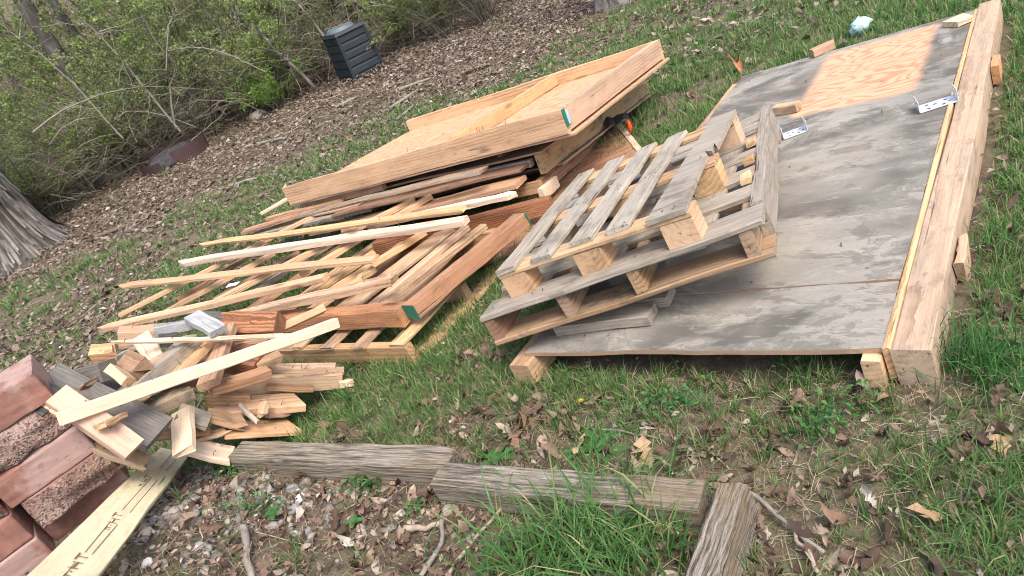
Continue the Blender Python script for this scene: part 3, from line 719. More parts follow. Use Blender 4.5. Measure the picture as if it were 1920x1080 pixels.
# ------------------------------------------------------------------ heap of offcuts (p0, p1 as picture position and distance, width, thickness, wood, twist)
OFF = [
 ((108, 773, 2.60), (628, 597, 3.10), .044, .044, 'fresh', 0, 'long bright square batten lying across the whole heap', dict(n=7, warp=.001)),
 ((208, 640, 3.02), (575, 627, 3.08), .024, .012, 'pale_pine', 25, 'thin splintered lath crossing the bright batten', dict(tip0=.25, n=6, jag1=.01)),
 ((290, 612, 3.24), (366, 596, 3.20), .055, .045, 'bluegrey', -8, 'blue-grey painted stub on top of the heap', {}),
 ((360, 588, 3.16), (410, 616, 3.02), .075, .03, 'bluegrey', -14, 'grooved grey moulding stub pointing at the lath', {}),
 ((378, 588, 3.32), (440, 591, 3.30), .07, .05, 'darkgrey', 0, 'dark grey stub behind the grooved moulding', dict(jag1=.006)),
 ((222, 617, 3.38), (330, 611, 3.36), .085, .075, 'redtan', 4, 'stout brown beam offcut at the back of the heap', {}),
 ((297, 627, 3.2), (332, 622, 3.2), .06, .05, 'black_wood', 0, 'charred-looking stub under the blue-grey one', {}),
 ((412, 604, 3.28), (516, 602, 3.16), .10, .095, 'red', 38, 'thick reddish post offcut with rough sawn end', {}),
 ((512, 614, 3.28), (602, 574, 3.36), .075, .035, 'tan', -18, 'tan offcut with dark end against the red front beam', {}),
 ((222, 738, 2.88), (354, 628, 3.12), .075, .07, 'grey', 8, 'grey-sided two-by-four sloping down to the bright batten', {}),
 ((322, 703, 2.95), (388, 636, 3.15), .085, .03, 'pine', 0, 'tan board between the grey two-by-four and the reddish one', {}),
 ((385, 716, 2.92), (421, 612, 3.20), .088, .035, 'redtan', 0, 'reddish board standing out below the bright batten', dict(jag0=.004)),
 ((392, 722, 3.02), (503, 690, 3.10), .065, .04, 'peach', 14, 'orange two-by-four with pale square end', {}),
 ((440, 709, 3.20), (641, 699, 3.24), .038, .075, 'tan', 6, 'grey-tan two-by-four with bent nails beside the grass', {}),
 ((636, 716, 3.22), (662, 710, 3.22), .03, .03, 'pale_pine', 0, 'pale splinter sticking out onto the grass', dict(tip1=.04)),
 ((470, 686, 3.36), (629, 685, 3.30), .05, .03, 'peach', 0, 'upper thin board end below the lowest pallet', {}),
 ((480, 695, 3.30), (645, 692, 3.28), .05, .02, 'tan', 0, 'lower thin board end just above the nailed two-by-four', {}),
 ((430, 757, 3.12), (561, 747, 3.13), .125, .035, 'pine', 4, 'light plank with grain ridges and thick edge', dict(skew1=-.35)),
 ((420, 803, 3.05), (553, 797, 3.08), .145, .02, 'peach', 0, 'pink-toned plank lowest on the grass, nearest the old timber', dict(skew1=-.35)),
 ((335, 768, 2.93), (394, 786, 2.93), .105, .022, 'grey', 0, 'pale grey plank end behind the bright short boards', {}),
 ((392, 772, 3.0), (457, 786, 3.02), .10, .03, 'tan', 0, 'tan plank end with broken corner', dict(jag1=.02)),
 ((362, 815, 3.02), (424, 800, 3.02), .10, .02, 'redtan', 0, 'pinkish board with a clipped corner', dict(jag1=.02)),
 ((338, 768, 2.90), (341, 846, 2.80), .085, .026, 'pale_pine', 0, 'cream board standing towards the printed plank', dict(jag1=.008)),
 ((330, 826, 2.96), (436, 851, 2.96), .105, .024, 'pale_pine', 0, 'cream board end over the end of the old timber', dict(jag1=.006)),
 ((86, 704, 2.84), (300, 808, 2.72), .14, .045, 'darkgrey', 4, 'wide dark plank with swirling grain and knots', dict(jag1=.005, n=6)),
 ((106, 736, 2.66), (252, 842, 2.60), .08, .04, 'pinkish', 6, 'smooth pink board lying over the wide dark plank', {}),
 ((250, 768, 2.98), (352, 722, 3.02), .10, .05, 'stained', 10, 'stained board with orange edge under the bright batten', {}),
 ((146, 690, 2.95), (200, 676, 2.86), 0.085, .07, 'darkgrey', -20, 'dark block with saw marks across its end', dict(n=3)),
 ((199, 689, 2.70), (232, 716, 2.66), .034, .055, 'pine', 30, 'small wedge of fresh wood beside the sawn block', dict(n=3)),
 ((228, 670, 2.96), (262, 684, 2.90), .085, .06, 'brown', 0, 'rotten brown chunk behind the fresh wedge', dict(jag0=.02, jag1=.02)),
 ((176, 654, 3.02), (210, 652, 3.0), .06, .05, 'orange', 15, 'yellow-brown broken stub at the top of the heap', dict(jag0=.02, jag1=.02, n=4)),
 ((204, 674, 3.10), (258, 648, 3.20), .055, .02, 'grey', 0, 'narrow grey slat behind the rotten chunk', {}),
 ((262, 628, 3.2), (287, 670, 3.04), .075, .02, 'pale_pine', 0, 'cream slat under the thin lath', {}),
 ((52, 728, 2.76), (98, 756, 2.68), .10, .05, 'black_wood', 10, 'blackened chunk behind the topmost red block', dict(jag1=.015)),
 ((180, 826, 2.76), (280, 866, 2.76), .08, .02, 'stained', 0, 'dirty board end between the pink board and the printed plank', dict(jag1=.01)),
 ((415, 655, 3.27), (488, 668, 3.16), .11, .10, 'red', 10, 'red sawn post end deep under the bright batten', {}),
 ((478, 680, 3.16), (520, 662, 3.18), .045, .04, 'tan', 20, 'tan stick with a torn tip below the bright batten', dict(jag1=.025)),
 ((385, 738, 3.16), (470, 738, 3.13), .035, .08, 'redtan', 8, 'dark reddish board on edge behind the tan plank end', {}),
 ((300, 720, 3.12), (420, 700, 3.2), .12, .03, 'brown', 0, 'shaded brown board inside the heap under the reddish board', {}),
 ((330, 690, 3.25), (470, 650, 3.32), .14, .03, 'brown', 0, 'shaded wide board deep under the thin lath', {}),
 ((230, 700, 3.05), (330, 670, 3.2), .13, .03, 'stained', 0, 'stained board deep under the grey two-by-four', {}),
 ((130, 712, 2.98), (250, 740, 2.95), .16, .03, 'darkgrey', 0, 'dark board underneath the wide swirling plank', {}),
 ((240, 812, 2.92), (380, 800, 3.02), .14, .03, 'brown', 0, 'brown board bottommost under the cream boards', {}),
 ((452, 762, 3.05), (478, 788, 3.0), .02, .012, 'grey', 20, 'small grey splinter in front of the light plank', dict(jag0=.02, jag1=.02)),
 ((494, 752, 3.02), (486, 776, 2.99), .035, .025, 'tan', 0, 'short torn stub leaning on the light plank', dict(jag0=.01, jag1=.01)),
 ((84, 748, 2.70), (118, 770, 2.66), .045, .02, 'peach', 0, 'peach sliver under the smooth pink board', dict(jag0=.015)),
 ((262, 690, 2.98), (318, 655, 3.1), .03, .02, 'pine', 0, 'slim tan stick between the grey slat and the grey two-by-four', {}),
 ((300, 668, 3.08), (352, 650, 3.16), .06, .02, 'redtan', 10, 'short reddish piece behind the reddish board', dict(jag1=.01)),
 ((440, 640, 3.28), (500, 632, 3.26), .05, .02, 'pine', 0, 'tan piece under the thick reddish post offcut', dict(jag1=.01)),
 ((400, 770, 3.08), (470, 764, 3.08), .05, .018, 'redtan', 8, 'thin reddish piece between two plank ends', dict(jag1=.015)),
 ((500, 722, 3.18), (588, 726, 3.17), .045, .018, 'brown', 0, 'thin brown strip in the shade under the nailed two-by-four', {}),
 ((352, 792, 2.96), (330, 812, 2.92), .05, .02, 'brown', 0, 'little brown offcut under the cream boards', {}),
 ((230, 760, 2.82), (268, 744, 2.9), .05, .02, 'tan', -12, 'small tan shard lying on the wide dark plank', dict(jag0=.015, jag1=.015)),
 ((152, 722, 2.80), (178, 708, 2.86), .03, .015, 'stained', 0, 'dirty chip beside the sawn dark block', dict(jag0=.01, jag1=.01)),
 ((540, 770, 3.12), (500, 776, 3.08), .04, .02, 'brown', 0, 'brown strip under the light ridged plank', {}),
 ((188, 792, 2.58), (222, 778, 2.64), .05, .02, 'tan', 0, 'torn tan shred beneath the bright batten end', dict(jag0=.02, jag1=.02)),
]
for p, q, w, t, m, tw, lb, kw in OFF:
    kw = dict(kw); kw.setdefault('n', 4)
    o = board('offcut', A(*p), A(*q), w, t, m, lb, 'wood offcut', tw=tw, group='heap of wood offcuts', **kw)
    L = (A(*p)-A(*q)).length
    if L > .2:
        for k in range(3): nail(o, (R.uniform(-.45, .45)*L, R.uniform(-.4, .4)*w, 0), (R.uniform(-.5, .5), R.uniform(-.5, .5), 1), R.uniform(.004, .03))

# ------------------------------------------------------------------ printed plank
dH = Vector((-.301, .868, -.394)).normalized(); hH = dH.cross(Vector((0, 0, 1))).normalized(); nH = hH.cross(dH)
vH = hH*math.cos(math.radians(50))-nH*math.sin(math.radians(50)); uH = vH.cross(dH)
pc = Vector((-1.248, 1.277, -.891))+vH*.064; p0, p1 = pc-dH*.22, pc+dH*1.58
HT = board('stamped_plank', p0, p1, .128, .022, 'yellow_pine', 'long yellow plank printed with HT stamps, leaning edgewise against the red blocks', 'plank', n=7, warp=.001, up=uH)
LHT = (p1-p0).length
def strokes(segs, wd, z=.0008):
    V = []; F = []
    for (x0, y0, x1, y1) in segs:
        d = Vector((x1-x0, y1-y0, 0)); d.normalize(); n = Vector((-d.y, d.x, 0))*wd/2
        a, b = Vector((x0, y0, z)), Vector((x1, y1, z)); k = len(V)
        V += [a-n, b-n, b+n, a+n]; F.append((k, k+1, k+2, k+3))
    return V, F
# letters read along the plank
def ht_segs(s):
    S = []
    # H
    S += [(.040, 0, .040, .03), (.058, 0, .058, .03), (.040, .015, .058, .015)]
    # T
    S += [(.066, .03, .088, .03), (.077, 0, .077, .03)]
    # small mark before the letters
    S += [(.008, .020, .022, .020), (.011, .004, .011, .020), (.018, .006, .018, .020), (.028, .012, .031, .012)]
    return [(a*s*1.6, b*s*.6, c*s*1.6, d*s*.6) for a, b, c, d in S]
def on_plank(px, py):
    inv = HT.matrix_world.inverted(); c = inv @ Vector((0, 0, 0)); q = inv @ Vector(ray(px, py)); d = q-c; s = -c.z/d.z; return c+d*s
for (px, py) in ((272, 902), (212, 978), (140, 1062)):
    c = on_plank(px, py)
    V, F = strokes(ht_segs(1.35), .0038, .0012)
    V = [Vector((v.x+c.x-.10, v.y*1.0+c.y-.012, v.z)) for v in V]
    obj('stamp', mesh_py('stamp', V, F, 'ink'), HT, 'HT stamp in brown ink')
for (qa, qb) in (((229, 957), (283, 896)), ((243, 962), (297, 898)), ((159, 1036), (207, 978)), ((172, 1040), (220, 984)), ((300, 878), (322, 852)), ((311, 884), (330, 862)), ((120, 1080), (140, 1056))):
    a, b = on_plank(*qa), on_plank(*qb); V, F = strokes([(a.x, a.y, b.x, b.y)], .0022, .001)
    obj('printed_line', mesh_py('printed_line', V, F, 'ink'), HT)

# ------------------------------------------------------------------ red retaining wall blocks
def wall_block(name, L, D, Hh, smooth, rough, rough_front, seed, label):
    """concrete block, split rough face on one long side; origin at its base centre"""
    bm = bmesh.new(); r = random.Random(seed)
    nx, ny, nz = 12, 6, 5
    bmesh.ops.create_cube(bm, size=1)
    bmesh.ops.scale(bm, vec=(L, D, Hh), verts=bm.verts); bmesh.ops.translate(bm, vec=(0, 0, Hh/2), verts=bm.verts)
    bmesh.ops.bevel(bm, geom=list(bm.edges), offset=.007, segments=2, affect='EDGES', profile=.6)
    bmesh.ops.subdivide_edges(bm, edges=[e for e in bm.edges if e.calc_length() > .04], cuts=5, use_grid_fill=True)
    for v in bm.verts:
        s = -1 if rough_front else 1
        if v.co.y*s > D/2-.012 and not (not rough_front and False):
            k = vnoise([v.co.x], [v.co.z], 28, seed)[0]+.5*vnoise([v.co.x], [v.co.z], 70, seed+1)[0]
            v.co.y += s*((k-.75)*.045-.006)
        v.co += Vector((r.gauss(0, .0006), r.gauss(0, .0006), r.gauss(0, .0006)))
        v.co.x *= 1-.10*(v.co.y*(1 if rough_front else -1)+D/2)/D       # blocks taper towards the back
    me = bpy.data.meshes.new('wall_block'); bm.to_mesh(me); bm.free()
    me.materials.append(MATS[smooth]); me.materials.append(MATS[rough])
    for p in me.polygons:
        s = -1 if rough_front else 1
        p.material_index = 1 if p.normal.y*s > .5 and p.center.y*s > D/2-.04 else 0
        p.use_smooth = p.material_index == 1
    return obj(name, me, None, label, 'concrete block', 'stack of red wall blocks')
bx = MC @ np.array([1, -.85, .705]); bx = Vector((bx[0], bx[1], 0)).normalized()     # level course direction
by = Vector((0, 0, 1)).cross(bx)
bb = A(168, 930, 2.78)                         # foot of the rough face of the first course shown
CH, BL, BD = .113, .315, .21
def put(o, along, course, back=0, yaw=0, roll=0):
    m = basis(bb+bx*along+by*(BD/2+back)+Vector((0, 0, 1))*CH*course, bx, by, Vector((0, 0, 1)))
    o.matrix_world = m @ Matrix.Rotation(math.radians(yaw), 4, 'Z') @ Matrix.Rotation(math.radians(roll), 4, 'Y')
lbls = [
 (-.03, -1, 'block_smooth', 'block_rough', False, .10, 0, 'smooth pinkish block half hidden behind the printed plank'),
 (.0, 0, 'block_smooth', 'block_rough', True, 0, 2, 'rough dark red split-faced block just above the printed plank'),
 (-.03, 1, 'block_smooth', 'block_rough', False, .015, -2, 'smooth dusty red block between two rough ones'),
 (-.03, 2, 'block_smooth', 'block_rough', True, .02, 1, 'rough brown split-faced block second from the top'),
 (-.02, 3, 'block_smooth', 'block_rough', False, .035, -3, 'topmost smooth pink block, the bright batten end beside it'),
 (-.325, -1, 'block_smooth', 'block_rough', False, -.01, 2, 'smooth red block lowest in the nearer column'),
 (-.325, 0, 'block_smooth', 'block_rough', False, .0, -1, 'dusty smooth block in the nearer column, over the plank edge'),
 (-.345, 1, 'block_red', 'block_rough_grey', True, .0, 2, 'grey rough block with a red broken corner'),
 (-.36, 2, 'block_red', 'block_rough', False, .02, -4, 'bright red smooth block at the picture edge'),
 (-.30, 4, 'block_smooth', 'block_rough_grey', True, .10, 5, 'grey rough block corner peeking over the topmost pink block'),
]
for i, (al, c, ms, mr, rf_, bk, yw, lb) in enumerate(lbls):
    if lb is None: lb = 'red block in the bottom course under the printed plank'
    put(wall_block('wall_block', BL, BD, CH-.003, ms, mr, rf_, 40+i, lb), al, c, bk, yw)

# ------------------------------------------------------------------ old landscape timbers
def timber(p, q, w, t, lb, **kw):
    o = board('landscape_timber', p, q, w, t, 'timber', lb, 'timber', group='old edging timbers', n=12, warp=.0014, bev=.006, **kw)
    return o
timber(H(440, 842, .10), H(842, 856, .10), .10, .15, 'grey timber with black mildew lying behind the offcuts heap', jag1=.006)
timber(H(818, 884, .095), H(1316, 926, .10), .095, .15, 'furrowed timber in the middle, ending at the cross timber', jag0=.012, jag1=.006)
timber(H(1374, 907, .115), H(1290, 1150, .115), .075, .16, 'furrowed timber running towards the viewer at the corner', jag0=.004)

# ------------------------------------------------------------------ helpers for scattered growth
def to_pix(x, y, z):
    P = np.stack([x, y, z], -1) @ MC           # world -> camera
    zz = np.maximum(P[..., 2], 1e-3)
    return 960+FPX*P[..., 0]/zz, 540+FPX*P[..., 1]/zz, P[..., 2]
def in_view(x, y, m=170):
    px, py, zz = to_pix(x, y, gz(x, y)); return (zz > .2) & (px > -m) & (px < 1920+m) & (py > -m) & (py < 1080+m)
def ring_points(r0, r1, dens, seed):
    g = np.random.default_rng(seed); a0, a1 = math.radians(-62), math.radians(68)
    n = int(dens*.5*(a1-a0)*(r1*r1-r0*r0)); r = np.sqrt(g.uniform(r0*r0, r1*r1, n)); a = g.uniform(a0, a1, n)
    x, y = r*np.sin(a), r*np.cos(a); k = in_view(x, y); return x[k], y[k]
def side(x, y, p, q): return (q[0]-p[0])*(y-p[1]) - (q[1]-p[1])*(x-p[0])
t0_, t1_ = H(440, 842, .1), H(842, 856, .1); t2_, t3_ = H(818, 884, .1), H(1316, 926, .1); t4_, t5_ = H(1376, 905, .1), H(1285, 1150, .1)
def zones(x, y):
    """weights of bare bed before the timbers, wooded belt, leafy left part, right-hand corner"""
    bed = ((side(x, y, t0_, t1_) < 0) & (x < t1_.x)) | ((side(x, y, t2_, t3_) < 0) & (x >= t1_.x) & (x < t3_.x)) | ((y < t3_.y) & (side(x, y, t4_, t5_) < 0) & (x > t3_.x-.3))
    w = vnoise(x, y, .55, 5)*1.6-.8 + (vnoise(x, y, 2.2, 6)-.5)*.7
    edge = np.where(x > 1.5, 8.5+(x-1.5)*.35, 8.3)+w
    belt = np.clip((y-edge)*1.4+.5, 0, 1)
    left = np.clip((-2.1-x-.12*(y-4))*1.2+.5+(vnoise(x, y, 1.3, 8)-.5)*1.6, 0, 1)*np.clip((7.2-y)*.8, 0, 1)
    drift = np.exp(-(np.abs(side(x, y, t2_, t3_)/(t3_-t2_).length-.10)/.11)**2)*(x > -.9)*(x < .6)
    corner = np.clip((1.05+(vnoise(x, y, 2.5, 9)-.5)*.6-y)*4+.5, 0, 1)*(x > .18)
    return bed, belt, left, drift, corner
LEAFY = [(H(880, 800), .17), (H(990, 800), .13), (H(1110, 770), .07), (H(1240, 890), .15), (H(1000, 860), .13), (H(1500, 990), .14), (H(1600, 1000), .12), (H(1850, 620), .12), (H(900, 640), .12)]
SOIL = H(1775, 745)
def grass_w(x, y):
    bed, belt, left, drift, corner = zones(x, y)
    n = vnoise(x, y, 1.3, 11)*.5+vnoise(x, y, 4.2, 12)*.35+vnoise(x, y, 11, 13)*.3
    lawn = np.clip((n-.285)*3.4, .10, 1)
    lawn = lawn*(1-.75*np.clip(sum(np.exp(-((x-c.x)**2+(y-c.y)**2)/r_**2) for c, r_ in LEAFY), 0, 1))*(1-.72*left)*(1-.75*drift)*(1-.5*corner)
    lawn = np.where(belt > 0, lawn*(1-belt)+belt*np.clip((n-.80)*3.5, .004, .5), lawn)
    lawn = lawn*(1-.85*np.exp(-((x-SOIL.x)/.17)**2-((y-SOIL.y)/.13)**2))
    return np.where(bed, np.clip((n-.66)*2.6, .015, .5), lawn)
def leaf_w(x, y):
    bed, belt, left, drift, corner = zones(x, y)
    n = vnoise(x, y, 1.7, 21)*.6+vnoise(x, y, 5.5, 22)*.4
    lawn = .10+np.clip((n-.50)*2.3, 0, .75)+sum(.8*np.exp(-((x-c.x)**2+(y-c.y)**2)/r_**2) for c, r_ in LEAFY)+.22*np.clip(y-3.5, 0, 4)/4
    belt = belt*np.clip(.35+1.1*vnoise(x, y, .9, 23)*.7+.6*vnoise(x, y, 3.3, 24)-.1, .15, 1)
    v = np.maximum.reduce([lawn, belt, .75*left, .8*drift, .6*corner*np.clip(n*2-.4, 0, 1)])
    return np.where(bed, .5+.5*n, v)
PINV = PAN.matrix_world.inverted()
_pm = np.array(PINV)
def off_panel(x, y):
    q = np.stack([x, y, gz(x, y), np.ones_like(x)], -1) @ _pm.T
    return ~((q[:, 0] > -.05) & (q[:, 0] < PW+.15) & (q[:, 1] > .03) & (q[:, 1] < PD-.02))
def blocks_clear(x, y): return ~((np.abs(x+1.62) < .3) & (np.abs(y-1.9) < .3))

def grass_mesh(name, x, y, Ls, wd, seed, mat, lean=.55, base=None, az=None):
    g = np.random.default_rng(seed); n = len(x); z = gsurf(x, y)-.006 if base is None else base
    L = Ls*g.uniform(.45, 1.25, n); a = g.uniform(0, 2*np.pi, n) if az is None else az; ln = np.abs(g.normal(0, lean, n))+.08
    d = np.stack([np.cos(a), np.sin(a), np.zeros(n)], -1)
    t = a+np.pi/2+g.normal(0, .5, n); wv = np.stack([np.cos(t), np.sin(t), np.zeros(n)], -1)*(wd*g.uniform(.6, 1.3, n))[:, None]*.5
    P = np.stack([x, y, z], -1); up = np.array([0, 0, 1.])
    V = np.empty((n, 7, 3))
    for i, s in enumerate((0, .38, .75)):
        c = P + up*(L*(s-.22*s*s*ln))[:, None] + d*(L*ln*(s*s)*.9)[:, None]
        k = (1, .85, .5)[i]; V[:, 2*i] = c-wv*k; V[:, 2*i+1] = c+wv*k
    V[:, 6] = P + up*(L*np.maximum(1-.30*ln-.16*ln*ln, .12))[:, None] + d*(L*ln)[:, None]
    b = np.arange(n)[:, None]*7
    F = np.concatenate([b+np.array([[0, 1, 3]]), b+np.array([[0, 3, 2]]), b+np.array([[2, 3, 5]]), b+np.array([[2, 5, 4]]), b+np.array([[4, 5, 6]])])
    return mesh_np(name, V, F, mat)

GR = [(.7, 2.4, 27000, .040, .0034), (2.4, 4.2, 15000, .045, .0044), (4.2, 7, 5600, .05, .0062), (7, 12, 1900, .05, .0095)]
xs, ys, Ls, ws, az_ = [], [], [], [], []
for i, (r0, r1, dn, L, w) in enumerate(GR):
    nb = 13 if i < 2 else 8                                # blades grow in little tufts
    x, y = ring_points(r0, r1, dn/nb, 50+i); g = np.random.default_rng(60+i)
    k = (g.random(len(x)) < grass_w(x, y)) & off_panel(x, y) & blocks_clear(x, y); x, y = x[k], y[k]
    tuft = (.65+.75*g.gamma(2, .5, len(x)))*(1+1.2*np.clip(vnoise(x, y, 5, 31)-.55, 0, 1))
    x, y, tuft = np.repeat(x, nb), np.repeat(y, nb), np.repeat(np.minimum(tuft, 2.2), nb)
    a = g.uniform(0, 2*np.pi, len(x)); rr = np.abs(g.normal(0, .010+.004*i, len(x)))
    xs.append(x+rr*np.cos(a)); ys.append(y+rr*np.sin(a)); Ls.append(L*tuft); ws.append(np.full(len(x), w)); az_.append(a+g.normal(0, .5, len(x)))
for i, (r0, r1, dn, L, w) in enumerate(((.7, 2.4, 16000, .020, .003), (2.4, 4.2, 9000, .024, .004), (4.2, 7.5, 2600, .03, .007))):   # short matted turf under the taller tufts
    x, y = ring_points(r0, r1, dn, 150+i); g = np.random.default_rng(160+i); bed, belt, left, drift, corner = zones(x, y)
    k = (g.random(len(x)) < np.clip(grass_w(x, y)*1.35+.14, 0, 1)) & ~bed & (belt < .4) & off_panel(x, y) & blocks_clear(x, y); x, y = x[k], y[k]
    xs.append(x); ys.append(y); Ls.append(np.full(len(x), L)); ws.append(np.full(len(x), w)); az_.append(g.uniform(0, 6.28, len(x)))
gx_, gy_, gl_, gw_, ga_ = map(np.concatenate, (xs, ys, Ls, ws, az_))
kk = off_panel(gx_, gy_); gx_, gy_, gl_, gw_, ga_ = gx_[kk], gy_[kk], gl_[kk], gw_[kk], ga_[kk]
obj('grass', grass_mesh('grass', gx_, gy_, gl_, gw_, 5, 'grass', az=ga_), label='short patchy spring lawn grass', cat='grass', kind='stuff')
x, y = ring_points(.7, 2.6, 3000, 101); x2, y2 = ring_points(2.6, 6, 900, 102); x = np.concatenate([x, x2]); y = np.concatenate([y, y2]); k = off_panel(x, y) & blocks_clear(x, y); x, y = x[k], y[k]
obj('thatch', grass_mesh('thatch', x, y, np.full(len(x), .04), np.full(len(x), .0028), 15, 'thatch', 1.9), label='dry straw and dead grass lying between the green blades', cat='dry grass', kind='stuff')

# ------------------------------------------------------------------ leaf litter
def rot_euler(n, g, tilt):
    a = g.uniform(0, 2*np.pi, n); b = g.normal(0, tilt, n); c = g.normal(0, tilt, n)
    ca, sa, cb, sb, cc, sc_ = np.cos(a), np.sin(a), np.cos(b), np.sin(b), np.cos(c), np.sin(c)
    Rz = np.zeros((n, 3, 3)); Rz[:, 0, 0] = ca; Rz[:, 0, 1] = -sa; Rz[:, 1, 0] = sa; Rz[:, 1, 1] = ca; Rz[:, 2, 2] = 1
    Rx = np.zeros((n, 3, 3)); Rx[:, 0, 0] = 1; Rx[:, 1, 1] = cb; Rx[:, 1, 2] = -sb; Rx[:, 2, 1] = sb; Rx[:, 2, 2] = cb
    Ry = np.zeros((n, 3, 3)); Ry[:, 1, 1] = 1; Ry[:, 0, 0] = cc; Ry[:, 0, 2] = sc_; Ry[:, 2, 0] = -sc_; Ry[:, 2, 2] = cc
    return Rz @ Rx @ Ry
OUT = [(-.5, 0), (-.36, .09), (-.24, .20), (-.16, .11), (-.02, .30), (.08, .15), (.22, .24), (.28, .12), (.40, .12), (.5, 0)]
OAK = np.array(OUT + [(x, -y*.95) for x, y in OUT[1:-1]][::-1]); OAK = np.concatenate([OAK, [[-.05, 0], [.2, 0]]])   # rim + midrib points
PLAIN = np.array([(-.5, 0), (-.3, .16), (-.05, .24), (.2, .19), (.4, .08), (.5, 0), (.4, -.08), (.2, -.19), (-.05, -.24), (-.3, -.16), (-.05, 0), (.2, 0)])
def fan(n):
    m = n-2; half = m//2
    F = []
    for i in range(m):
        c = n-2 if (i < half*.5 or i >= m-half*.5) else n-1
        F.append((i, (i+1) % m, c))
    # stitch the two midrib points
    i1 = int(math.ceil(half*.5)); i2 = m-i1
    F.append((n-2, i1, n-1)); F.append((n-2, n-1, i2 % m)); return np.array(F)
def leaf_mesh(name, x, y, size, seed, mat, shape, tilt=.35, curl=1.0, lift=.012, z=None):
    g = np.random.default_rng(seed); n = len(x); m = len(shape)
    T = np.zeros((n, m, 3)); T[:, :, 0] = shape[:, 0]; T[:, :, 1] = shape[:, 1]*g.uniform(.75, 1.25, n)[:, None]
    k1 = g.normal(.5, .8, n)*curl; k2 = g.normal(.15, .5, n)*curl; tw = g.normal(0, .6, n)*curl
    T[:, :, 2] = k1[:, None]*(T[:, :, 1]**2)*2.2 + k2[:, None]*T[:, :, 0]**2*1.1 + tw[:, None]*T[:, :, 0]*T[:, :, 1] + g.normal(0, .045, (n, m))
    T *= size[:, None, None]
    V = np.einsum('nij,nmj->nmi', rot_euler(n, g, tilt), T)
    zz = (gsurf(x, y) if z is None else z)+np.abs(g.normal(0, lift, n))+.006
    V += np.stack([x, y, zz], -1)[:, None]
    F = (np.arange(n)[:, None, None]*m+fan(m)[None]).reshape(-1, 3)
    return mesh_np(name, V, F, mat)
DIAM = np.array([(-.5, 0), (0, .26), (.5, 0), (.02, -.24)])
def leaf_far(x, y, size, seed, mat):
    g = np.random.default_rng(seed); n = len(x)
    T = np.zeros((n, 4, 3)); T[:, :, :2] = DIAM; T[:, 1, 2] = g.normal(.05, .16, n); T[:, 3, 2] = g.normal(.05, .16, n); T[:, 2, 2] = g.normal(0, .12, n)
    T *= size[:, None, None]; V = np.einsum('nij,nmj->nmi', rot_euler(n, g, .34), T)
    V += np.stack([x, y, gsurf(x, y)+np.abs(g.normal(0, .02, n))+.008], -1)[:, None]
    b = np.arange(n)[:, None]*4
    return mesh_np('leaf_litter', V, np.concatenate([b+np.array([[0, 2, 1]]), b+np.array([[0, 3, 2]])]), mat)
def leaf_points(r0, r1, dn, seed):
    x, y = ring_points(r0, r1, dn, seed); g = np.random.default_rng(seed+1)
    k = (g.random(len(x)) < leaf_w(x, y)) & off_panel(x, y) & blocks_clear(x, y); return x[k], y[k]
for sh, sd_, f in ((OAK, 70, .5), (PLAIN, 74, .5)):
    x, y = leaf_points(.7, 2.6, 900*f, sd_); x2, y2 = leaf_points(2.6, 5.2, 210*f, sd_+2); x = np.concatenate([x, x2]); y = np.concatenate([y, y2])
    s = np.random.default_rng(sd_).gamma(3.0, .0135, len(x)).clip(.014, .075)
    obj('leaf_litter', leaf_mesh('leaf_litter', x, y, s, sd_, 'litter_near', sh, .5, 1.9, .016), label='brown dead leaves scattered over the near ground', cat='leaf litter', kind='stuff')
x, y = leaf_points(5.2, 9, 1000, 80); x2, y2 = leaf_points(9, 17, 1000, 82); x = np.concatenate([x, x2]); y = np.concatenate([y, y2])
obj('leaf_litter', leaf_far(x, y, np.random.default_rng(3).gamma(4, .0105, len(x)).clip(.015, .09), 81, 'litter'), label='thick brown leaf litter along the woods edge', cat='leaf litter', kind='stuff')
# shreds of rotting leaf and straw between them
x, y = ring_points(.7, 3.4, 1500, 90); b_, *_ = zones(x, y); k = b_ | (np.random.default_rng(1).random(len(x)) < .35); x, y = x[k], y[k]
obj('leaf_debris', leaf_far(x, y, np.random.default_rng(4).uniform(.008, .03, len(x)), 91, 'litter_near'), label='crumbled leaf bits on the bare bed', cat='leaf litter', kind='stuff')

# ------------------------------------------------------------------ pebbles and twigs on the bare bed
def ico(sub=1):
    bm = bmesh.new(); bmesh.ops.create_icosphere(bm, subdivisions=sub, radius=1); bm.verts.ensure_lookup_table()
    V = np.array([v.co for v in bm.verts]); F = np.array([[v.index for v in f.verts] for f in bm.faces]); bm.free(); return V, F
IV, IF = ico(2)
def stones(x, y, r, seed, mat, name='pebbles'):
    g = np.random.default_rng(seed); n = len(x)
    V = IV[None]*(1+.10*g.normal(0, 1, (n, len(IV), 1))*.6); V = V*np.stack([g.uniform(.8, 1.3, n), g.uniform(.7, 1.1, n), g.uniform(.45, .75, n)], -1)[:, None]*r[:, None, None]
    V = np.einsum('nij,nmj->nmi', rot_euler(n, g, .3), V); V += np.stack([x, y, gsurf(x, y)+r*.2], -1)[:, None]
    return mesh_np(name, V, (np.arange(n)[:, None, None]*len(IV)+IF[None]).reshape(-1, 3), mat, True)
x, y = ring_points(1.2, 3.1, 1500, 95); bed, *_ = zones(x, y)
px_, py_, _z = to_pix(x, y, gz(x, y))
w = np.exp(-((px_-380)/190)**2-((py_-960)/95)**2)+.35*np.exp(-((px_-640)/220)**2-((py_-930)/60)**2)+.05
k = bed & (np.random.default_rng(2).random(len(x)) < w); x, y = x[k], y[k]
obj('gravel', stones(x, y, np.random.default_rng(5).gamma(3, .0030, len(x))+.003, 6, 'pebbles'), label='small rounded gravel on the bare bed', cat='gravel', kind='stuff')
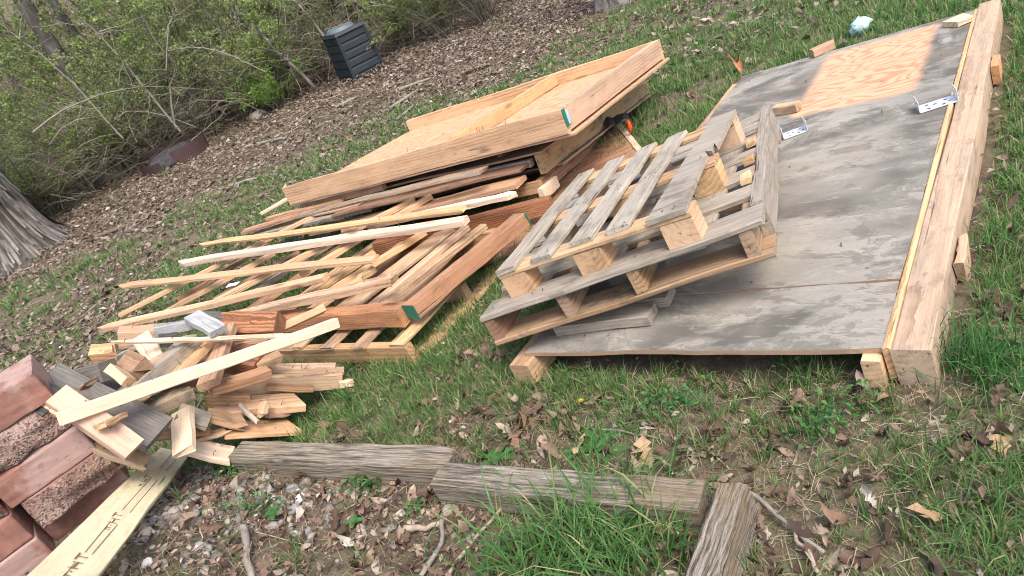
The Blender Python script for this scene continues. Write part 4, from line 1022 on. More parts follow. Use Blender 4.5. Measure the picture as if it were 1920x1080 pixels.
def tubes(P, rad, ns=4):
    """P (n,k,3) polylines, rad (n,k) -> vertices, quads"""
    n, k, _ = P.shape; T = np.gradient(P, axis=1); T /= np.linalg.norm(T, axis=2, keepdims=True)+1e-9
    ref = np.where(np.abs(T[:, :, 2:3]) > .9, np.array([1., 0, 0]), np.array([0, 0, 1.])); U = np.cross(T, ref); U /= np.linalg.norm(U, axis=2, keepdims=True)+1e-9; W = np.cross(T, U)
    a = np.arange(ns)*2*np.pi/ns
    V = P[:, :, None]+rad[:, :, None, None]*(U[:, :, None]*np.cos(a)[None, None, :, None]+W[:, :, None]*np.sin(a)[None, None, :, None])
    i = np.arange(n)[:, None, None]*k*ns+np.arange(k-1)[None, :, None]*ns+np.arange(ns)[None, None]
    j = np.arange(n)[:, None, None]*k*ns+np.arange(k-1)[None, :, None]*ns+((np.arange(ns)+1) % ns)[None, None]
    return V.reshape(-1, 3), np.stack([i, j, j+ns, i+ns], -1).reshape(-1, 4)
def ground_twigs(x, y, L, r, seed):
    g = np.random.default_rng(seed); n = len(x); a = g.uniform(0, 2*np.pi, n); s = np.linspace(-.5, .5, 4)
    bend = g.normal(0, .18, n)
    X = x[:, None]+L[:, None]*(np.cos(a)[:, None]*s-np.sin(a)[:, None]*bend[:, None]*(s*s)); Y = y[:, None]+L[:, None]*(np.sin(a)[:, None]*s+np.cos(a)[:, None]*bend[:, None]*(s*s))
    Z = gsurf(X, Y)+.01+np.abs(g.normal(0, .012, (n, 1)))+g.normal(0, .08, (n, 1))*L[:, None]*s
    return tubes(np.stack([X, Y, Z], -1), np.repeat(r[:, None], 4, 1)*np.array([1, .9, .8, .5]), 4)
x, y = ring_points(.8, 3, 260, 97); bed, belt, left, drift, corner = zones(x, y); g = np.random.default_rng(8)
k = g.random(len(x)) < (bed*.8+.06+.4*corner); x, y = x[k], y[k]
xb, yb = ring_points(5, 16, 16, 98); _, belt, left, _, _ = zones(xb, yb); k = g.random(len(xb)) < belt*.8+.3*left; xb, yb = xb[k], yb[k]
L = np.concatenate([g.gamma(2, .035, len(x))+.02, g.gamma(2, .12, len(xb))+.1]); r_ = np.concatenate([g.uniform(.0007, .0022, len(x)), g.uniform(.003, .008, len(xb))])
V, F = ground_twigs(np.concatenate([x, xb]), np.concatenate([y, yb]), L, r_, 9)
obj('twig_litter', mesh_np('twig_litter', V, F, 'twigs'), label='fine dead twigs and straw strewn over the ground', cat='twigs', kind='stuff')

# ------------------------------------------------------------------ single stones, sticks, leaves and weeds
def stone(px, py, r, mat, label, name='stone', flat=.65, cat='stone'):
    p = H(px, py); g = np.random.default_rng(int(px*7+py)); v, f = ico(3)
    d = np.array([vnoise([q[0]*2+q[2]], [q[1]*2-q[2]], 1.3, int(px))[0] for q in v]); v = v*(1+.35*(d-.5))[:, None]*np.array([1.2, .9, flat])*r
    return obj(name, mesh_np(name, v, f, mat, True), None, label, cat, 'single stones', mw=Matrix.Translation(p+Vector((0, 0, r*flat*.55))) @ Matrix.Rotation(px*.37, 4, 'Z'))
plain('white_stone', (.66, .64, .60), .7, 0, 40, .25, .3)
plain('beige_stone', (.50, .42, .31), .75, 0, 40, .3, .3)
for px, py, r, m, lb in ((393, 892, .028, 'rock_grey', 'grey angular stone under the cream board end'), (326, 968, .026, 'rock', 'larger brownish pebble in the gravel by the printed plank'),
    (281, 986, .022, 'rock_grey', 'round grey pebble touching the edge of the printed plank'), (275, 1005, .022, 'beige_stone', 'round beige pebble near the printed plank'),
    (279, 1058, .018, 'white_stone', 'small white pebble lowest beside the printed plank'), (564, 937, .019, 'white_stone', 'white upright pebble in the middle of the bare bed'),
    (522, 959, .017, 'beige_stone', 'cream pebble beside two others in the bare bed'), (554, 957, .020, 'rock_grey', 'blue-grey pebble next to the white ones'),
    (671, 895, .017, 'white_stone', 'white flat pebble close under the grey timber'), (452, 908, .035, 'rock', 'flat tan rock beside the green clump at the timber end'),
    (485, 222, .13, 'rock', 'rounded tan boulder at the foot of the brush'), (215, 335, .16, 'rock', 'brown rock by the old log under the brush')): stone(px, py, r, m, lb)

def stick(pts, r0, r1, label, mat='twigs', hgt=.012, fork=None, cat='stick'):
    P = []
    base = [H(x, y, hgt) for x, y in pts]
    for i in range(len(base)-1):
        for s in (0, .34, .67): P.append(base[i].lerp(base[i+1], s)+Vector((R.gauss(0, .003), R.gauss(0, .003), abs(R.gauss(0, .003)))))
    P.append(base[-1]); P = np.array(P)[None]; k = P.shape[1]
    V, F = tubes(P, np.linspace(r0, r1, k)[None]*np.random.default_rng(k).uniform(.85, 1.15, (1, k)), 7)
    n = len(V)
    me = mesh_py('stick', V, [tuple(f) for f in F]+[tuple(range(7)), tuple(range(n-7, n))], None, True); me.materials.append(MATS[mat])
    o = obj('stick', me, None, label, cat, 'fallen sticks')
    return o
plain('stick_grey', (.27, .24, .20), .85, 0, 40, .6, .6); plain('stick_pale', (.36, .29, .21), .8, 0, 40, .5, .5); plain('stick_brown', (.16, .115, .08), .85, 0, 40, .6, .6)
stick([(457, 990), (462, 1030), (474, 1090)], .012, .011, 'stout grey stick pointing at the viewer in the gravel', 'stick_grey', .02)
stick([(829, 978), (828, 1020), (786, 1085)], .006, .008, 'thin grey forked stick on the bare bed near the grass clump', 'stick_grey')
stick([(960, 935), (900, 1000), (836, 1085)], .004, .006, 'thin pale stick slanting below the grass clump', 'stick_pale')
stick([(760, 992), (800, 990), (832, 978)], .010, .008, 'broken pale stick lying level across the bed', 'stick_pale')
stick([(1404, 920), (1460, 968), (1545, 1036)], .005, .006, 'long grey stick running away from the corner timber', 'stick_grey', .03)
stick([(1486, 1000), (1515, 1035), (1538, 1078)], .004, .005, 'bleached curved twig near the lower edge by the corner timber', 'stick_pale', .03)
stick([(1130, 806), (1190, 814), (1235, 822)], .004, .003, 'grey twig lying in the lawn before the panel', 'stick_grey')
stick([(1215, 850), (1245, 868), (1260, 876)], .006, .004, 'tan stick beside the large tan leaf', 'stick_pale')
stick([(1700, 640), (1760, 600), (1830, 590)], .006, .004, 'thin branch in the grass beside the heavy post', 'stick_brown', .03)
for pts, lb in (([(749, 168), (806, 147)], 'grey fallen branch on the litter below the bin'), ([(729, 205), (783, 169)], 'thick fallen branch on the litter above the topmost section'),
                ([(741, 228), (776, 198)], 'pale fallen branch nearest the topmost section'), ([(629, 202), (672, 180)], 'tan fallen branch straight below the bin'),
                ([(462, 275), (500, 266), (536, 258)], 'long grey branch on the litter under the boulder'), ([(430, 350), (482, 334)], 'bleached branch along the lawn edge'),
                ([(180, 445), (260, 415), (330, 372)], 'long dark branch along the lawn edge towards the big trunk'), ([(715, 112), (760, 98)], 'dark stick leaning out from behind the bin')):
    stick(pts, .022, .014, lb, 'stick_grey' if 'dark' not in lb else 'stick_brown', .02)

MATS_LEAF = {}
for nm, c in (('leaf_tan', (.42, .28, .16)), ('leaf_brown', (.21, .125, .08)), ('leaf_orange', (.36, .17, .08)), ('leaf_white', (.42, .38, .33))):
    plain(nm, c, .75, 0, 40, .5, .5)
for px, py, s, m, lb, up in (
    (1094, 848, .075, 'leaf_tan', 'curled tan leaf among dandelion leaves before the panel', .03), (1213, 862, .10, 'leaf_tan', 'large tan leaf behind the middle timber', .02),
    (1136, 754, .07, 'leaf_brown', 'brown folded leaf right of the dandelion flower', .02), (1495, 766, .065, 'leaf_brown', 'narrow curled leaf in the lawn under the panel edge', .02),
    (1662, 762, .06, 'leaf_tan', 'tan leaf standing in the lawn below the heavy post', .03), (1809, 874, .065, 'leaf_brown', 'brown leaf on the bare soil by the heavy post', .02),
    (1872, 836, .07, 'leaf_tan', 'curled leaf at the edge of the soil patch', .03), (1729, 986, .075, 'leaf_tan', 'three-lobed tan leaf low in the right corner grass', .02),
    (1575, 990, .07, 'leaf_brown', 'folded brown leaf in the drift by the corner timber', .02), (1402, 1008, .05, 'leaf_orange', 'orange leaf tucked against the corner timber', .03),
    (1633, 946, .05, 'leaf_white', 'bleached leaf in the grass right of the corner timber', .02), (1262, 1000, .08, 'leaf_tan', 'tan leaf leaning on the middle timber in the tall grass', .03),
    (945, 1056, .06, 'leaf_brown', 'brown leaf at the foot of the tall grass clump', .02), (969, 836, .07, 'leaf_brown', 'crumpled brown leaf just behind the middle timber', .03),
    (998, 796, .085, 'leaf_brown', 'crumpled leaf heap left of the dandelion', .03), (1386, 136, .13, 'leaf_orange', 'orange oak leaf lying at the panel corner', .05),
    (650, 1024, .07, 'leaf_white', 'pale upturned leaf low on the bare bed', .02), (683, 962, .055, 'leaf_brown', 'round brown leaf in the middle of the bare bed', .02)):
    p = H(px, py); g = int(px+py)
    me = leaf_mesh('dead_leaf', np.array([0.]), np.array([0.]), np.array([s*1.15]), g, m, OAK if g % 3 else PLAIN, .4, 2.0, .001, np.array([0.]))
    obj('dead_leaf', me, None, lb, 'dead leaf', 'large dead leaves', mw=Matrix.Translation(p+Vector((0, 0, up))))

def clump(px, py, n, L, wd, spread, label, mat='tall_grass', lean=.75, seed=0, cat='grass clump', lx=1.0):
    p = H(px, py); g = np.random.default_rng(seed+int(px)); x = g.normal(0, spread*lx, n); y = g.normal(0, spread, n)
    zb = np.array(gsurf(p.x+x, p.y+y))-p.z-.005
    me = grass_mesh('grass_clump', x, y, np.full(n, L), np.full(n, wd), seed+3, mat, lean, zb)
    return obj('grass_clump', me, None, label, cat, None, 'stuff', Matrix.Translation(p))
clump(1065, 1040, 430, .21, .0068, .085, 'tall green grass clump inside the timber corner', lean=.8, seed=1, lx=1.5)
clump(1190, 1045, 280, .16, .0055, .07, 'long grass between the middle and corner timbers', lean=.9, seed=2)
clump(1840, 690, 380, .13, .0036, .055, 'blue-green grass tuft growing at the heavy post end', 'weed_leaf', .6, 3)
clump(1885, 960, 500, .10, .003, .10, 'bright grass at the lower right edge', lean=.7, seed=4)
clump(1510, 690, 120, .10, .003, .05, 'grass tuft under the near edge of the panel', lean=.5, seed=5)
clump(1880, 480, 150, .11, .004, .08, 'grass tuft beside the middle of the heavy post', lean=.6, seed=6)
clump(690, 925, 90, .035, .005, .03, 'low green weed mat under the grey timber', 'weed_leaf', .9, 7)
clump(345, 940, 26, .10, .002, .006, 'sprig of thin grass by the printed plank', lean=.9, seed=8)
clump(500, 822, 16, .16, .002, .006, 'few thin blades rising before the pink-toned plank', lean=.7, seed=9)
clump(560, 1050, 60, .09, .0025, .03, 'sparse grass tuft low on the bare bed', lean=.8, seed=10)

def rosette(px, py, n, L, wd, label, seed=0, jag=True, lift=.35, mat='weed_leaf', cat='weed'):
    """weed with leaves radiating from one root; toothed like a dandelion's"""
    p = H(px, py); g = random.Random(seed+int(px)); t = thing('weed', label, cat, Matrix.Translation(p), 'weeds')
    for i in range(n):
        a = i*2.4+g.uniform(-.3, .3); l = L*g.uniform(.6, 1.15); el = lift*g.uniform(.5, 1.5); m = 9
        V = []; F = []
        for k in range(m):
            s = k/(m-1); w = wd*(.22+.78*math.sin(math.pi*min(1, s*.9+.08)))*((1.25 if k % 2 else .55) if jag and 1 < k < m-1 else 1)*(1 if s < .97 else .1)
            r_, z = l*s, l*(el*s-1.0*el*s*s*.9)+.006; dz = w*.25
            V += [(r_, -w, z+dz), (r_, 0, z), (r_, w, z+dz)]
        for k in range(m-1):
            for q in (0, 1): F.append((k*3+q, k*3+3+q, k*3+4+q, k*3+1+q))
        obj('leaf', mesh_py('weed_leaf', V, F, mat), t, mw=Matrix.Rotation(a, 4, 'Z'))
    return t
rosette(1130, 838, 11, .11, .013, 'dandelion rosette with toothed leaves before the panel', 1)
rosette(935, 862, 9, .10, .012, 'dandelion rosette just behind the middle timber', 2)
rosette(515, 965, 8, .04, .011, 'bright seedling beside the white pebbles', 4, False, .6)
rosette(930, 1046, 8, .05, .012, 'bright seedling at the lower edge left of the grass clump', 5, False, .6)
rosette(665, 982, 6, .035, .01, 'small seedling near the round brown leaf', 6, False, .6)
rosette(780, 945, 9, .05, .012, 'seedling under the end of the middle timber', 7, False, .5)
rosette(1890, 690, 9, .12, .02, 'broad bright weed at the right edge by the post', 9, False, .5)
def mat_weed(px, py, rad, n, label, seed):
    p = H(px, py); g = np.random.default_rng(seed); x = g.normal(0, rad, n); y = g.normal(0, rad*.7, n); z = np.array(gsurf(p.x+x, p.y+y))-p.z+g.uniform(.01, .05, n)
    me = leaf_mesh('green_clump', x, y, g.uniform(.012, .022, n), seed, 'weed_leaf', PLAIN, .6, .6, .004, z)
    obj('green_clump', me, None, label, 'weed', None, 'stuff', Matrix.Translation(p))
mat_weed(462, 878, .05, 420, 'dense green weed cushion at the end of the grey timber', 1)
mat_weed(705, 905, .045, 260, 'bright green weed cushion against the grey timber', 2)
mat_weed(1255, 770, .06, 260, 'clover-like weed patch in the lawn under the panel', 4)
mat_weed(1560, 790, .06, 200, 'low broad-leaved weed patch in the lawn right of centre', 5)
mat_weed(480, 950, .05, 120, 'thin green weed patch among the gravel', 3)
# dandelion flower
p = H(1090, 752, .04); t = thing('dandelion', 'single yellow dandelion flower in the lawn', 'flower', Matrix.Translation(p))
V = []; F = []
for ring, (n, rr, z) in enumerate(((16, .010, .002), (12, .007, .004), (8, .004, .005))):
    for i in range(n):
        a = 2*math.pi*(i+.5*ring)/n; k = len(V); c, s = math.cos(a), math.sin(a); w = .002
        V += [(0, 0, z-.003), (c*rr*.6-s*w, s*rr*.6+c*w, z), (c*rr, s*rr, z+.002), (c*rr*.6+s*w, s*rr*.6-c*w, z)]; F.append((k, k+1, k+2, k+3))
obj('flower_head', mesh_py('flower_head', V, F, 'petal'), t)
V, F = tubes(np.array([[(0, 0, 0), (.002, .003, -.025), (.006, .008, -.06)]]), np.full((1, 3), .0014), 5)
obj('flower_stalk', mesh_np('flower_stalk', V, F, 'weed_leaf'), t)

# crumpled plastic and tape
def crumple(name, px, py, r, mat, label, cat, h=.0, seed=0, sc=(1, 1, .8)):
    v, f = ico(3); d = np.array([vnoise([q[0]*3+q[2]*2], [q[1]*3-q[2]], 1.5, seed)[0] for q in v]); d2 = np.array([vnoise([q[0]*6-q[2]*3], [q[1]*6+q[2]*2], 2.1, seed+2)[0] for q in v]); v = v*(.55+.6*d+.45*d2)[:, None]*np.array(sc)*r
    return obj(name, mesh_np(name, v, f, mat), None, label, cat, mw=Matrix.Translation(H(px, py, h+r*.7)))
crumple('plastic_ball', 1612, 50, .055, 'aqua_plastic', 'crumpled aqua and white plastic in the grass behind the panel', 'plastic litter', 0, 4)
crumple('orange_tape', 1180, 236, .022, 'orange_tape', 'bright orange tape bundle at the end of the stack', 'tape', .10, 5, (.5, 1.1, 1.6))
mk = board('tape_label', H(1606, 44, .15), H(1622, 42, .15), .05, .003, 'paper', None, None, n=3, warp=.004); mk['label'] = 'white wrapper on the crumpled aqua plastic'; mk['category'] = 'wrapper'; mk.name = 'wrapper'

# ------------------------------------------------------------------ compost bin and fire ring
bp = H(682, 148)
BIN = thing('compost_bin', 'black ribbed plastic compost bin at the edge of the woods', 'compost bin', Matrix.Translation(bp+Vector((0, .25, -.02))) @ Matrix.Rotation(math.radians(27), 4, 'Z'))
def taper_wall(nm, s0, s1, z0, z1, mat, inset=0, bev=0):
    a, b = s0/2-inset, s1/2-inset
    V = [(-a, -a, z0), (a, -a, z0), (a, a, z0), (-a, a, z0), (-b, -b, z1), (b, -b, z1), (b, b, z1), (-b, b, z1)]
    return obj(nm, mesh_py(nm, V, [(0, 1, 5, 4), (1, 2, 6, 5), (2, 3, 7, 6), (3, 0, 4, 7), (4, 5, 6, 7), (0, 3, 2, 1)], mat), BIN)
S0, S1, HB = .62, .54, .76
wat = lambda z: S0+(S1-S0)*z/HB
taper_wall('body', S0, S1, 0, HB, 'bin_plastic', .022)
for i in range(6):                                          # each wall is built of shallow horizontal panels
    z0 = i*HB/6+.012; z1 = (i+1)*HB/6-.012
    for k in range(4):
        a, b = wat(z0)/2, wat(z1)/2; s = .035
        for (u0, u1) in (((-1, -.04), (.04, 1)) if k % 2 == 1 else ((-1, 1),)):
            V = [(u0*(a-s), -a+.02, z0), (u1*(a-s), -a+.02, z0), (u1*(b-s), -b+.02, z1), (u0*(b-s), -b+.02, z1), (u0*(a-s), -a+.010, z0+.012), (u1*(a-s), -a+.010, z0+.012), (u1*(b-s), -b+.014, z1-.01), (u0*(b-s), -b+.014, z1-.01)]
            obj('panel', mesh_py('panel', V, [(4, 5, 6, 7), (0, 1, 5, 4), (1, 2, 6, 5), (2, 3, 7, 6), (3, 0, 4, 7)], 'bin_plastic'), BIN, mw=Matrix.Rotation(k*math.pi/2, 4, 'Z'))
for k in range(4):                                          # corner posts
    V = []
    for z in (0, HB):
        a = wat(z)/2; V += [(-a, -a, z), (-a+.045, -a, z), (-a+.045, -a+.045, z), (-a, -a+.045, z)]
    obj('corner_post', mesh_py('corner_post', V, [(0, 1, 5, 4), (1, 2, 6, 5), (2, 3, 7, 6), (3, 0, 4, 7), (4, 5, 6, 7)], 'bin_plastic'), BIN, mw=Matrix.Rotation(k*math.pi/2, 4, 'Z'))
lid = taper_wall('lid', S1+.02, S1-.03, HB+.002, HB+.05, 'bin_plastic')
bm = bmesh.new(); bmesh.ops.create_cone(bm, cap_ends=True, segments=28, radius1=.24, radius2=.21, depth=.05); me = bpy.data.meshes.new('lid_cap'); bm.to_mesh(me); bm.free(); me.materials.append(MATS['bin_lid'])
obj('lid_cap', me, lid, 'grey round cap', mw=Matrix.Translation((-.03, .0, HB+.076)))

g_ = np.random.default_rng(12); n_ = 500; a_n = g_.uniform(0, 6.28, n_); rr_ = .36+np.abs(g_.normal(0, .14, n_)); xx = bp.x+rr_*np.cos(a_n); yy = bp.y+.25+rr_*np.sin(a_n)
obj('leaf_drift', leaf_mesh('leaf_drift', xx, yy, g_.uniform(.04, .09, n_), 13, 'litter', PLAIN, .6, 1.0, .01, gsurf(xx, yy)+np.maximum(0, .10-.35*(rr_-.36))*g_.random(n_)), label='dead leaves heaped against the compost bin', cat='leaf litter', kind='stuff')
fp = H(312, 312)
FR = thing('fire_ring', 'rusty steel fire ring with ash inside, half under the brush', 'fire ring', Matrix.Translation(fp+Vector((.16, .12, -.04))))
def arc_wall(nm, rad, a0, a1, h, mat, th=.01, n=16):
    V = []; F = []
    for i in range(n+1):
        a = math.radians(a0+(a1-a0)*i/n)
        for rr, z in ((rad, 0), (rad, h), (rad-th, h), (rad-th, 0)): V.append((rr*math.cos(a), rr*math.sin(a), z))
    for i in range(n):
        for k in range(4): F.append((i*4+k, i*4+(k+1) % 4, i*4+4+(k+1) % 4, i*4+4+k))
    F += [(0, 1, 2, 3), (n*4, n*4+3, n*4+2, n*4+1)]
    return obj(nm, mesh_py(nm, V, F, mat), FR)
arc_wall('ring_wall', .55, -75, 150, .27, 'rust', n=26); arc_wall('ring_wall', .55, 190, 262, .20, 'rust', n=12); arc_wall('rim', .575, -62, 150, .03, 'rust', .05, 26)
v, f = ico(3); d = np.array([vnoise([q[0]*4], [q[1]*4], 2, 3)[0] for q in v]); v = v*np.array([.46, .46, .16])*(1+.5*(d-.5))[:, None]
obj('ash_heap', mesh_np('ash_heap', v, f, 'ash', True), FR, mw=Matrix.Translation((0, 0, .08)))
stick([(170, 345), (205, 325), (236, 308)], .05, .035, 'short mossy log lying by the fire ring', 'stick_grey', .05)

# ------------------------------------------------------------------ trees
def trunk_mesh(r0, r1, h, seed, flare=.5, ns=72, nz=90, rough=.03, lean=(0, 0)):
    a = np.linspace(0, 2*np.pi, ns, endpoint=False); t = np.linspace(0, 1, nz)**1.4; A_, T_ = np.meshgrid(a, t); Z = T_*h
    rad = r1+(r0-r1)*(1-T_)+r0*flare*np.exp(-Z/(r0*.8))*(1+.45*np.sin(A_*5+seed)+.3*np.sin(A_*3+seed*2))
    bark = np.abs(vnoise(A_*r0*14+np.sin(Z*2.2)*.5, Z*2.0, 1.6, seed)-.5)*2; bark2 = vnoise(A_*r0*40, Z*7, 1.5, seed+1)
    rad = rad+rough*(bark-.5)+rough*.35*(bark2-.5)
    X = rad*np.cos(A_)+lean[0]*Z; Y = rad*np.sin(A_)+lean[1]*Z
    V = np.stack([X, Y, Z-.08], -1).reshape(-1, 3)
    i = (np.arange(nz-1)[:, None]*ns+np.arange(ns)[None]).ravel(); j = (np.arange(nz-1)[:, None]*ns+((np.arange(ns)+1) % ns)[None]).ravel()
    return mesh_np('trunk', V, np.stack([i, j, j+ns, i+ns], 1), 'bark', True)
def bark_strips(r0, r1, h, n, seed):
    """long shaggy plates of bark lifting off a trunk"""
    g = np.random.default_rng(seed); a = g.uniform(0, 2*np.pi, n); z = g.uniform(0, 1, n)**1.3*h; L = g.uniform(.25, .8, n); w = g.uniform(.010, .026, n)
    k = 5; s = np.linspace(0, 1, k); V = np.empty((n, k, 2, 3)); Z = z[:, None]+L[:, None]*s
    rad = (r1+(r0-r1)*(1-Z/9))+r0*.55*np.exp(-Z/(r0*.8))*(1+.45*np.sin(a*5+2)+.3*np.sin(a*3+4))[:, None]
    rad = rad+.012+g.uniform(.0, .05, n)[:, None]*(1-s)**2+g.uniform(0, .03, n)[:, None]*s**3
    aa = a[:, None]+g.normal(0, .05, n)[:, None]*s
    for e, sg in ((0, -1), (1, 1)):
        ww = sg*w[:, None]*(.35+.65*np.sin(np.pi*np.clip(s*.8+.12, 0, 1)))/np.maximum(rad, .1)
        V[:, :, e] = np.stack([rad*np.cos(aa+ww), rad*np.sin(aa+ww), Z-.06], -1)
    b = (np.arange(n)[:, None]*k+np.arange(k-1)[None]).ravel()*2
    return mesh_np('bark_strips', V.reshape(-1, 3), np.stack([b, b+1, b+3, b+2], 1), 'bark_plate')
def limbs_mesh(h, r, n, seed, spread=2.5):
    g = np.random.default_rng(seed); k = 7; s = np.linspace(0, 1, k); a = g.uniform(0, 2*np.pi, n); z0 = g.uniform(.55, .98, n)*h; L = g.uniform(.5, 1, n)*spread
    P = np.stack([np.cos(a)[:, None]*L[:, None]*s, np.sin(a)[:, None]*L[:, None]*s, z0[:, None]+L[:, None]*(.5*s+.4*s*s)], -1)+np.cumsum(g.normal(0, .06, (n, k, 3)), 1)
    V, F = tubes(P, (r*.35*(1-.85*s))[None]*g.uniform(.6, 1, (n, 1)), 6); return mesh_np('limbs', V, F, 'bark', True)
def leaf_cloud(P, size, seed, mat):
    g = np.random.default_rng(seed); n = len(P); T = np.zeros((n, 4, 3)); T[:, :, :2] = DIAM*np.array([1, 1.25]); T[:, 1, 2] = .1; T *= (size*g.uniform(.6, 1.3, n))[:, None, None]
    V = np.einsum('nij,nmj->nmi', rot_euler(n, g, 1.0), T)+P[:, None]; b = np.arange(n)[:, None]*4
    return mesh_np('foliage', V, np.concatenate([b+np.array([[0, 2, 1]]), b+np.array([[0, 3, 2]])]), mat)
def tree(x, y, r0, h, seed, label, group=None, flare=.5, rough=.03, lean=(0, 0), crown=900):
    t = thing('tree', label, 'tree', Matrix.Translation((x, y, float(gz(x, y)))), group)
    tm = trunk_mesh(r0, r0*.55, h, seed, flare, rough=rough, lean=lean)
    if r0 < .2: tm.materials[0] = MATS['bark_dark']
    obj('trunk', tm, t); lm_ = obj('limbs', limbs_mesh(h, r0, 14, seed), t, mw=Matrix.Translation((lean[0]*h*.8, lean[1]*h*.8, 0)))
    if crown:
        g = np.random.default_rng(seed); a = g.uniform(0, 6.28, crown); rr = np.sqrt(g.random(crown))*2.6; z = h*.75+g.uniform(0, 1, crown)*3.2
        obj('crown', leaf_cloud(np.stack([np.cos(a)*rr, np.sin(a)*rr, z], -1), .06, seed, 'spring_leaf'), t)
    return t
island('bark_plate', [(0, (.045, .04, .034)), (.35, (.12, .108, .095)), (.7, (.20, .184, .165)), (1, (.30, .28, .255))], .9, 0, noise=25)
tp = H(28, 497); big = tree(tp.x-.05, tp.y+.30, .44, 9, 2, 'big grey shaggy-barked trunk with flared roots at the lawn edge', flare=.55, rough=.075, crown=500)
obj('shaggy_bark', bark_strips(.44, .242, 4, 1500, 5), [c for c in big.children if c.name.startswith('trunk')][0], kind='stuff')
tp = H(1160, 12); tree(tp.x, tp.y+.15, .22, 9, 3, 'grey trunk base at the upper edge where lawn meets litter', rough=.02, crown=500)
def at_az(px, py, d):
    v = ray(px, py); q = Vector((v[0], v[1], 0)).normalized()*d; return q
for i, (px, py, d, r, lb) in enumerate(((40, 10, 17, .17, 'dark trunk rising from the brush in the upper corner'), (105, 20, 19, .12, 'thin dark trunk beside the corner trunk'),
    (430, 5, 18, .10, 'slim trunk in the brush left of the bin'), (810, 10, 15.5, .10, 'slim grey trunk at the brush end right of the bin'), (585, 5, 16.5, .08, 'thin trunk rising behind the bin'))):
    q = at_az(px, py, d); tree(q.x, q.y, r, 8, 20+i, lb, None, .25, .012, (R.uniform(-.06, .06), R.uniform(-.05, .05)), 350)
base_t = tree(-3, 27, .15, 9, 40, 'distant bare trunk in the woods on the far slope', 'trunks on the far slope', .2, .012, (.02, 0), 500)
def copy_tree(o, parent=None):
    c = o.copy(); COL.objects.link(c)
    if parent is not None: c.parent = parent; c.matrix_parent_inverse.identity()
    for ch in [k for k in o.children]: copy_tree(ch, c)
    return c
for i in range(14):
    q = at_az(R.uniform(-250, 1000), 0, R.uniform(22, 40)); c = copy_tree(base_t); c.matrix_world = Matrix.Translation((q.x, q.y, float(gz(q.x, q.y)))) @ Matrix.Rotation(R.uniform(0, 6), 4, 'Z') @ Matrix.Scale(R.uniform(.6, 1.3), 4)

# ------------------------------------------------------------------ brush at the woods edge
island('bright_leaf', [(0, (.13, .24, .04)), (.5, (.21, .36, .07)), (1, (.31, .46, .11))], .5, .45)
def shrub_data(seed, nst, h, spread, leaves, lsize, mat, arch=.6):
    g = np.random.default_rng(seed); k = 8; s = np.linspace(0, 1, k)
    a = g.uniform(0, 2*np.pi, nst); b = g.uniform(0, .22, nst); L = h*g.uniform(.55, 1.15, nst); ln = np.abs(g.normal(.55, .35, nst))*spread; dr = np.abs(g.normal(0, arch, nst))
    bx_, by_ = b*np.cos(g.uniform(0, 6.28, nst)), b*np.sin(g.uniform(0, 6.28, nst))
    P = np.stack([bx_[:, None]+np.cos(a)[:, None]*(L*ln)[:, None]*(s+.5*s*s)*.75, by_[:, None]+np.sin(a)[:, None]*(L*ln)[:, None]*(s+.5*s*s)*.75, L[:, None]*(s*1.1-dr[:, None]*.55*s**2.4)], -1)
    P += np.cumsum(g.normal(0, .018, (nst, k, 3)), 1)*s[None, :, None]*h*.5
    V1, F1 = tubes(P, (.009*(1-.8*s))[None]*g.uniform(.5, 1.6, (nst, 1)), 4)
    nt_ = nst*9; si = g.integers(0, nst, nt_); sj = g.integers(2, k-1, nt_); st = P[si, sj]; kk = 5; q = np.linspace(0, 1, kk)
    dirn = g.normal(0, 1, (nt_, 3)); dirn[:, 2] = np.abs(dirn[:, 2])*.5; dirn += .7*(P[si, sj+1]-P[si, sj])/(.15*h); dirn /= np.linalg.norm(dirn, axis=1, keepdims=True)
    TL = g.uniform(.15, .55, nt_)*h*.4
    Q = st[:, None]+dirn[:, None]*(TL[:, None]*q)[:, :, None]+np.array([0, 0, -1.])*(TL[:, None]*.25*q*q)[:, :, None]+np.cumsum(g.normal(0, .012, (nt_, kk, 3)), 1)
    V2, F2 = tubes(Q, (.0042*(1-.7*q))[None]*g.uniform(.5, 1.4, (nt_, 1)), 3)
    F = np.concatenate([F1, F2+len(V1)]); stems = mesh_np('stems', np.concatenate([V1, V2]), F, 'stems')
    li = g.integers(0, nt_, leaves); lj = g.integers(1, kk, leaves); cl = g.integers(0, max(leaves//7, 1), leaves); li = li[cl]; lj = lj[cl]; LP_ = Q[li, lj]+g.normal(0, .03, (leaves, 3)); LP_ = LP_[LP_[:, 2] > .1]
    return stems, leaf_cloud(LP_, lsize, seed, mat)
KINDS = {'light': shrub_data(1, 34, 2.1, .9, 9500, .042, 'spring_leaf'), 'dull': shrub_data(2, 44, 1.9, 1.0, 6000, .038, 'dull_leaf'), 'bare': shrub_data(3, 52, 1.8, 1.15, 900, .034, 'dull_leaf', .9),
         'bright': shrub_data(9, 46, .9, 1.1, 6500, .036, 'bright_leaf', .5), 'low': shrub_data(4, 40, .95, 1.1, 3600, .036, 'spring_leaf', .5), 'tall': shrub_data(5, 22, 3.4, .55, 6500, .05, 'spring_leaf'), 'dark': shrub_data(6, 40, 2.4, .9, 6500, .044, 'dull_leaf')}
def shrub(kind, x, y, sc, label, group=None):
    t = thing('shrub', label, 'shrub', Matrix.Translation((x, y, float(gz(x, y))-.03)) @ Matrix.Rotation(R.uniform(0, 6.28), 4, 'Z') @ Matrix.Diagonal((sc, sc, sc*R.uniform(.85, 1.15), 1)), group)
    a, b = KINDS[kind]; obj('stems', a, t); obj('foliage', b, t)
    return t
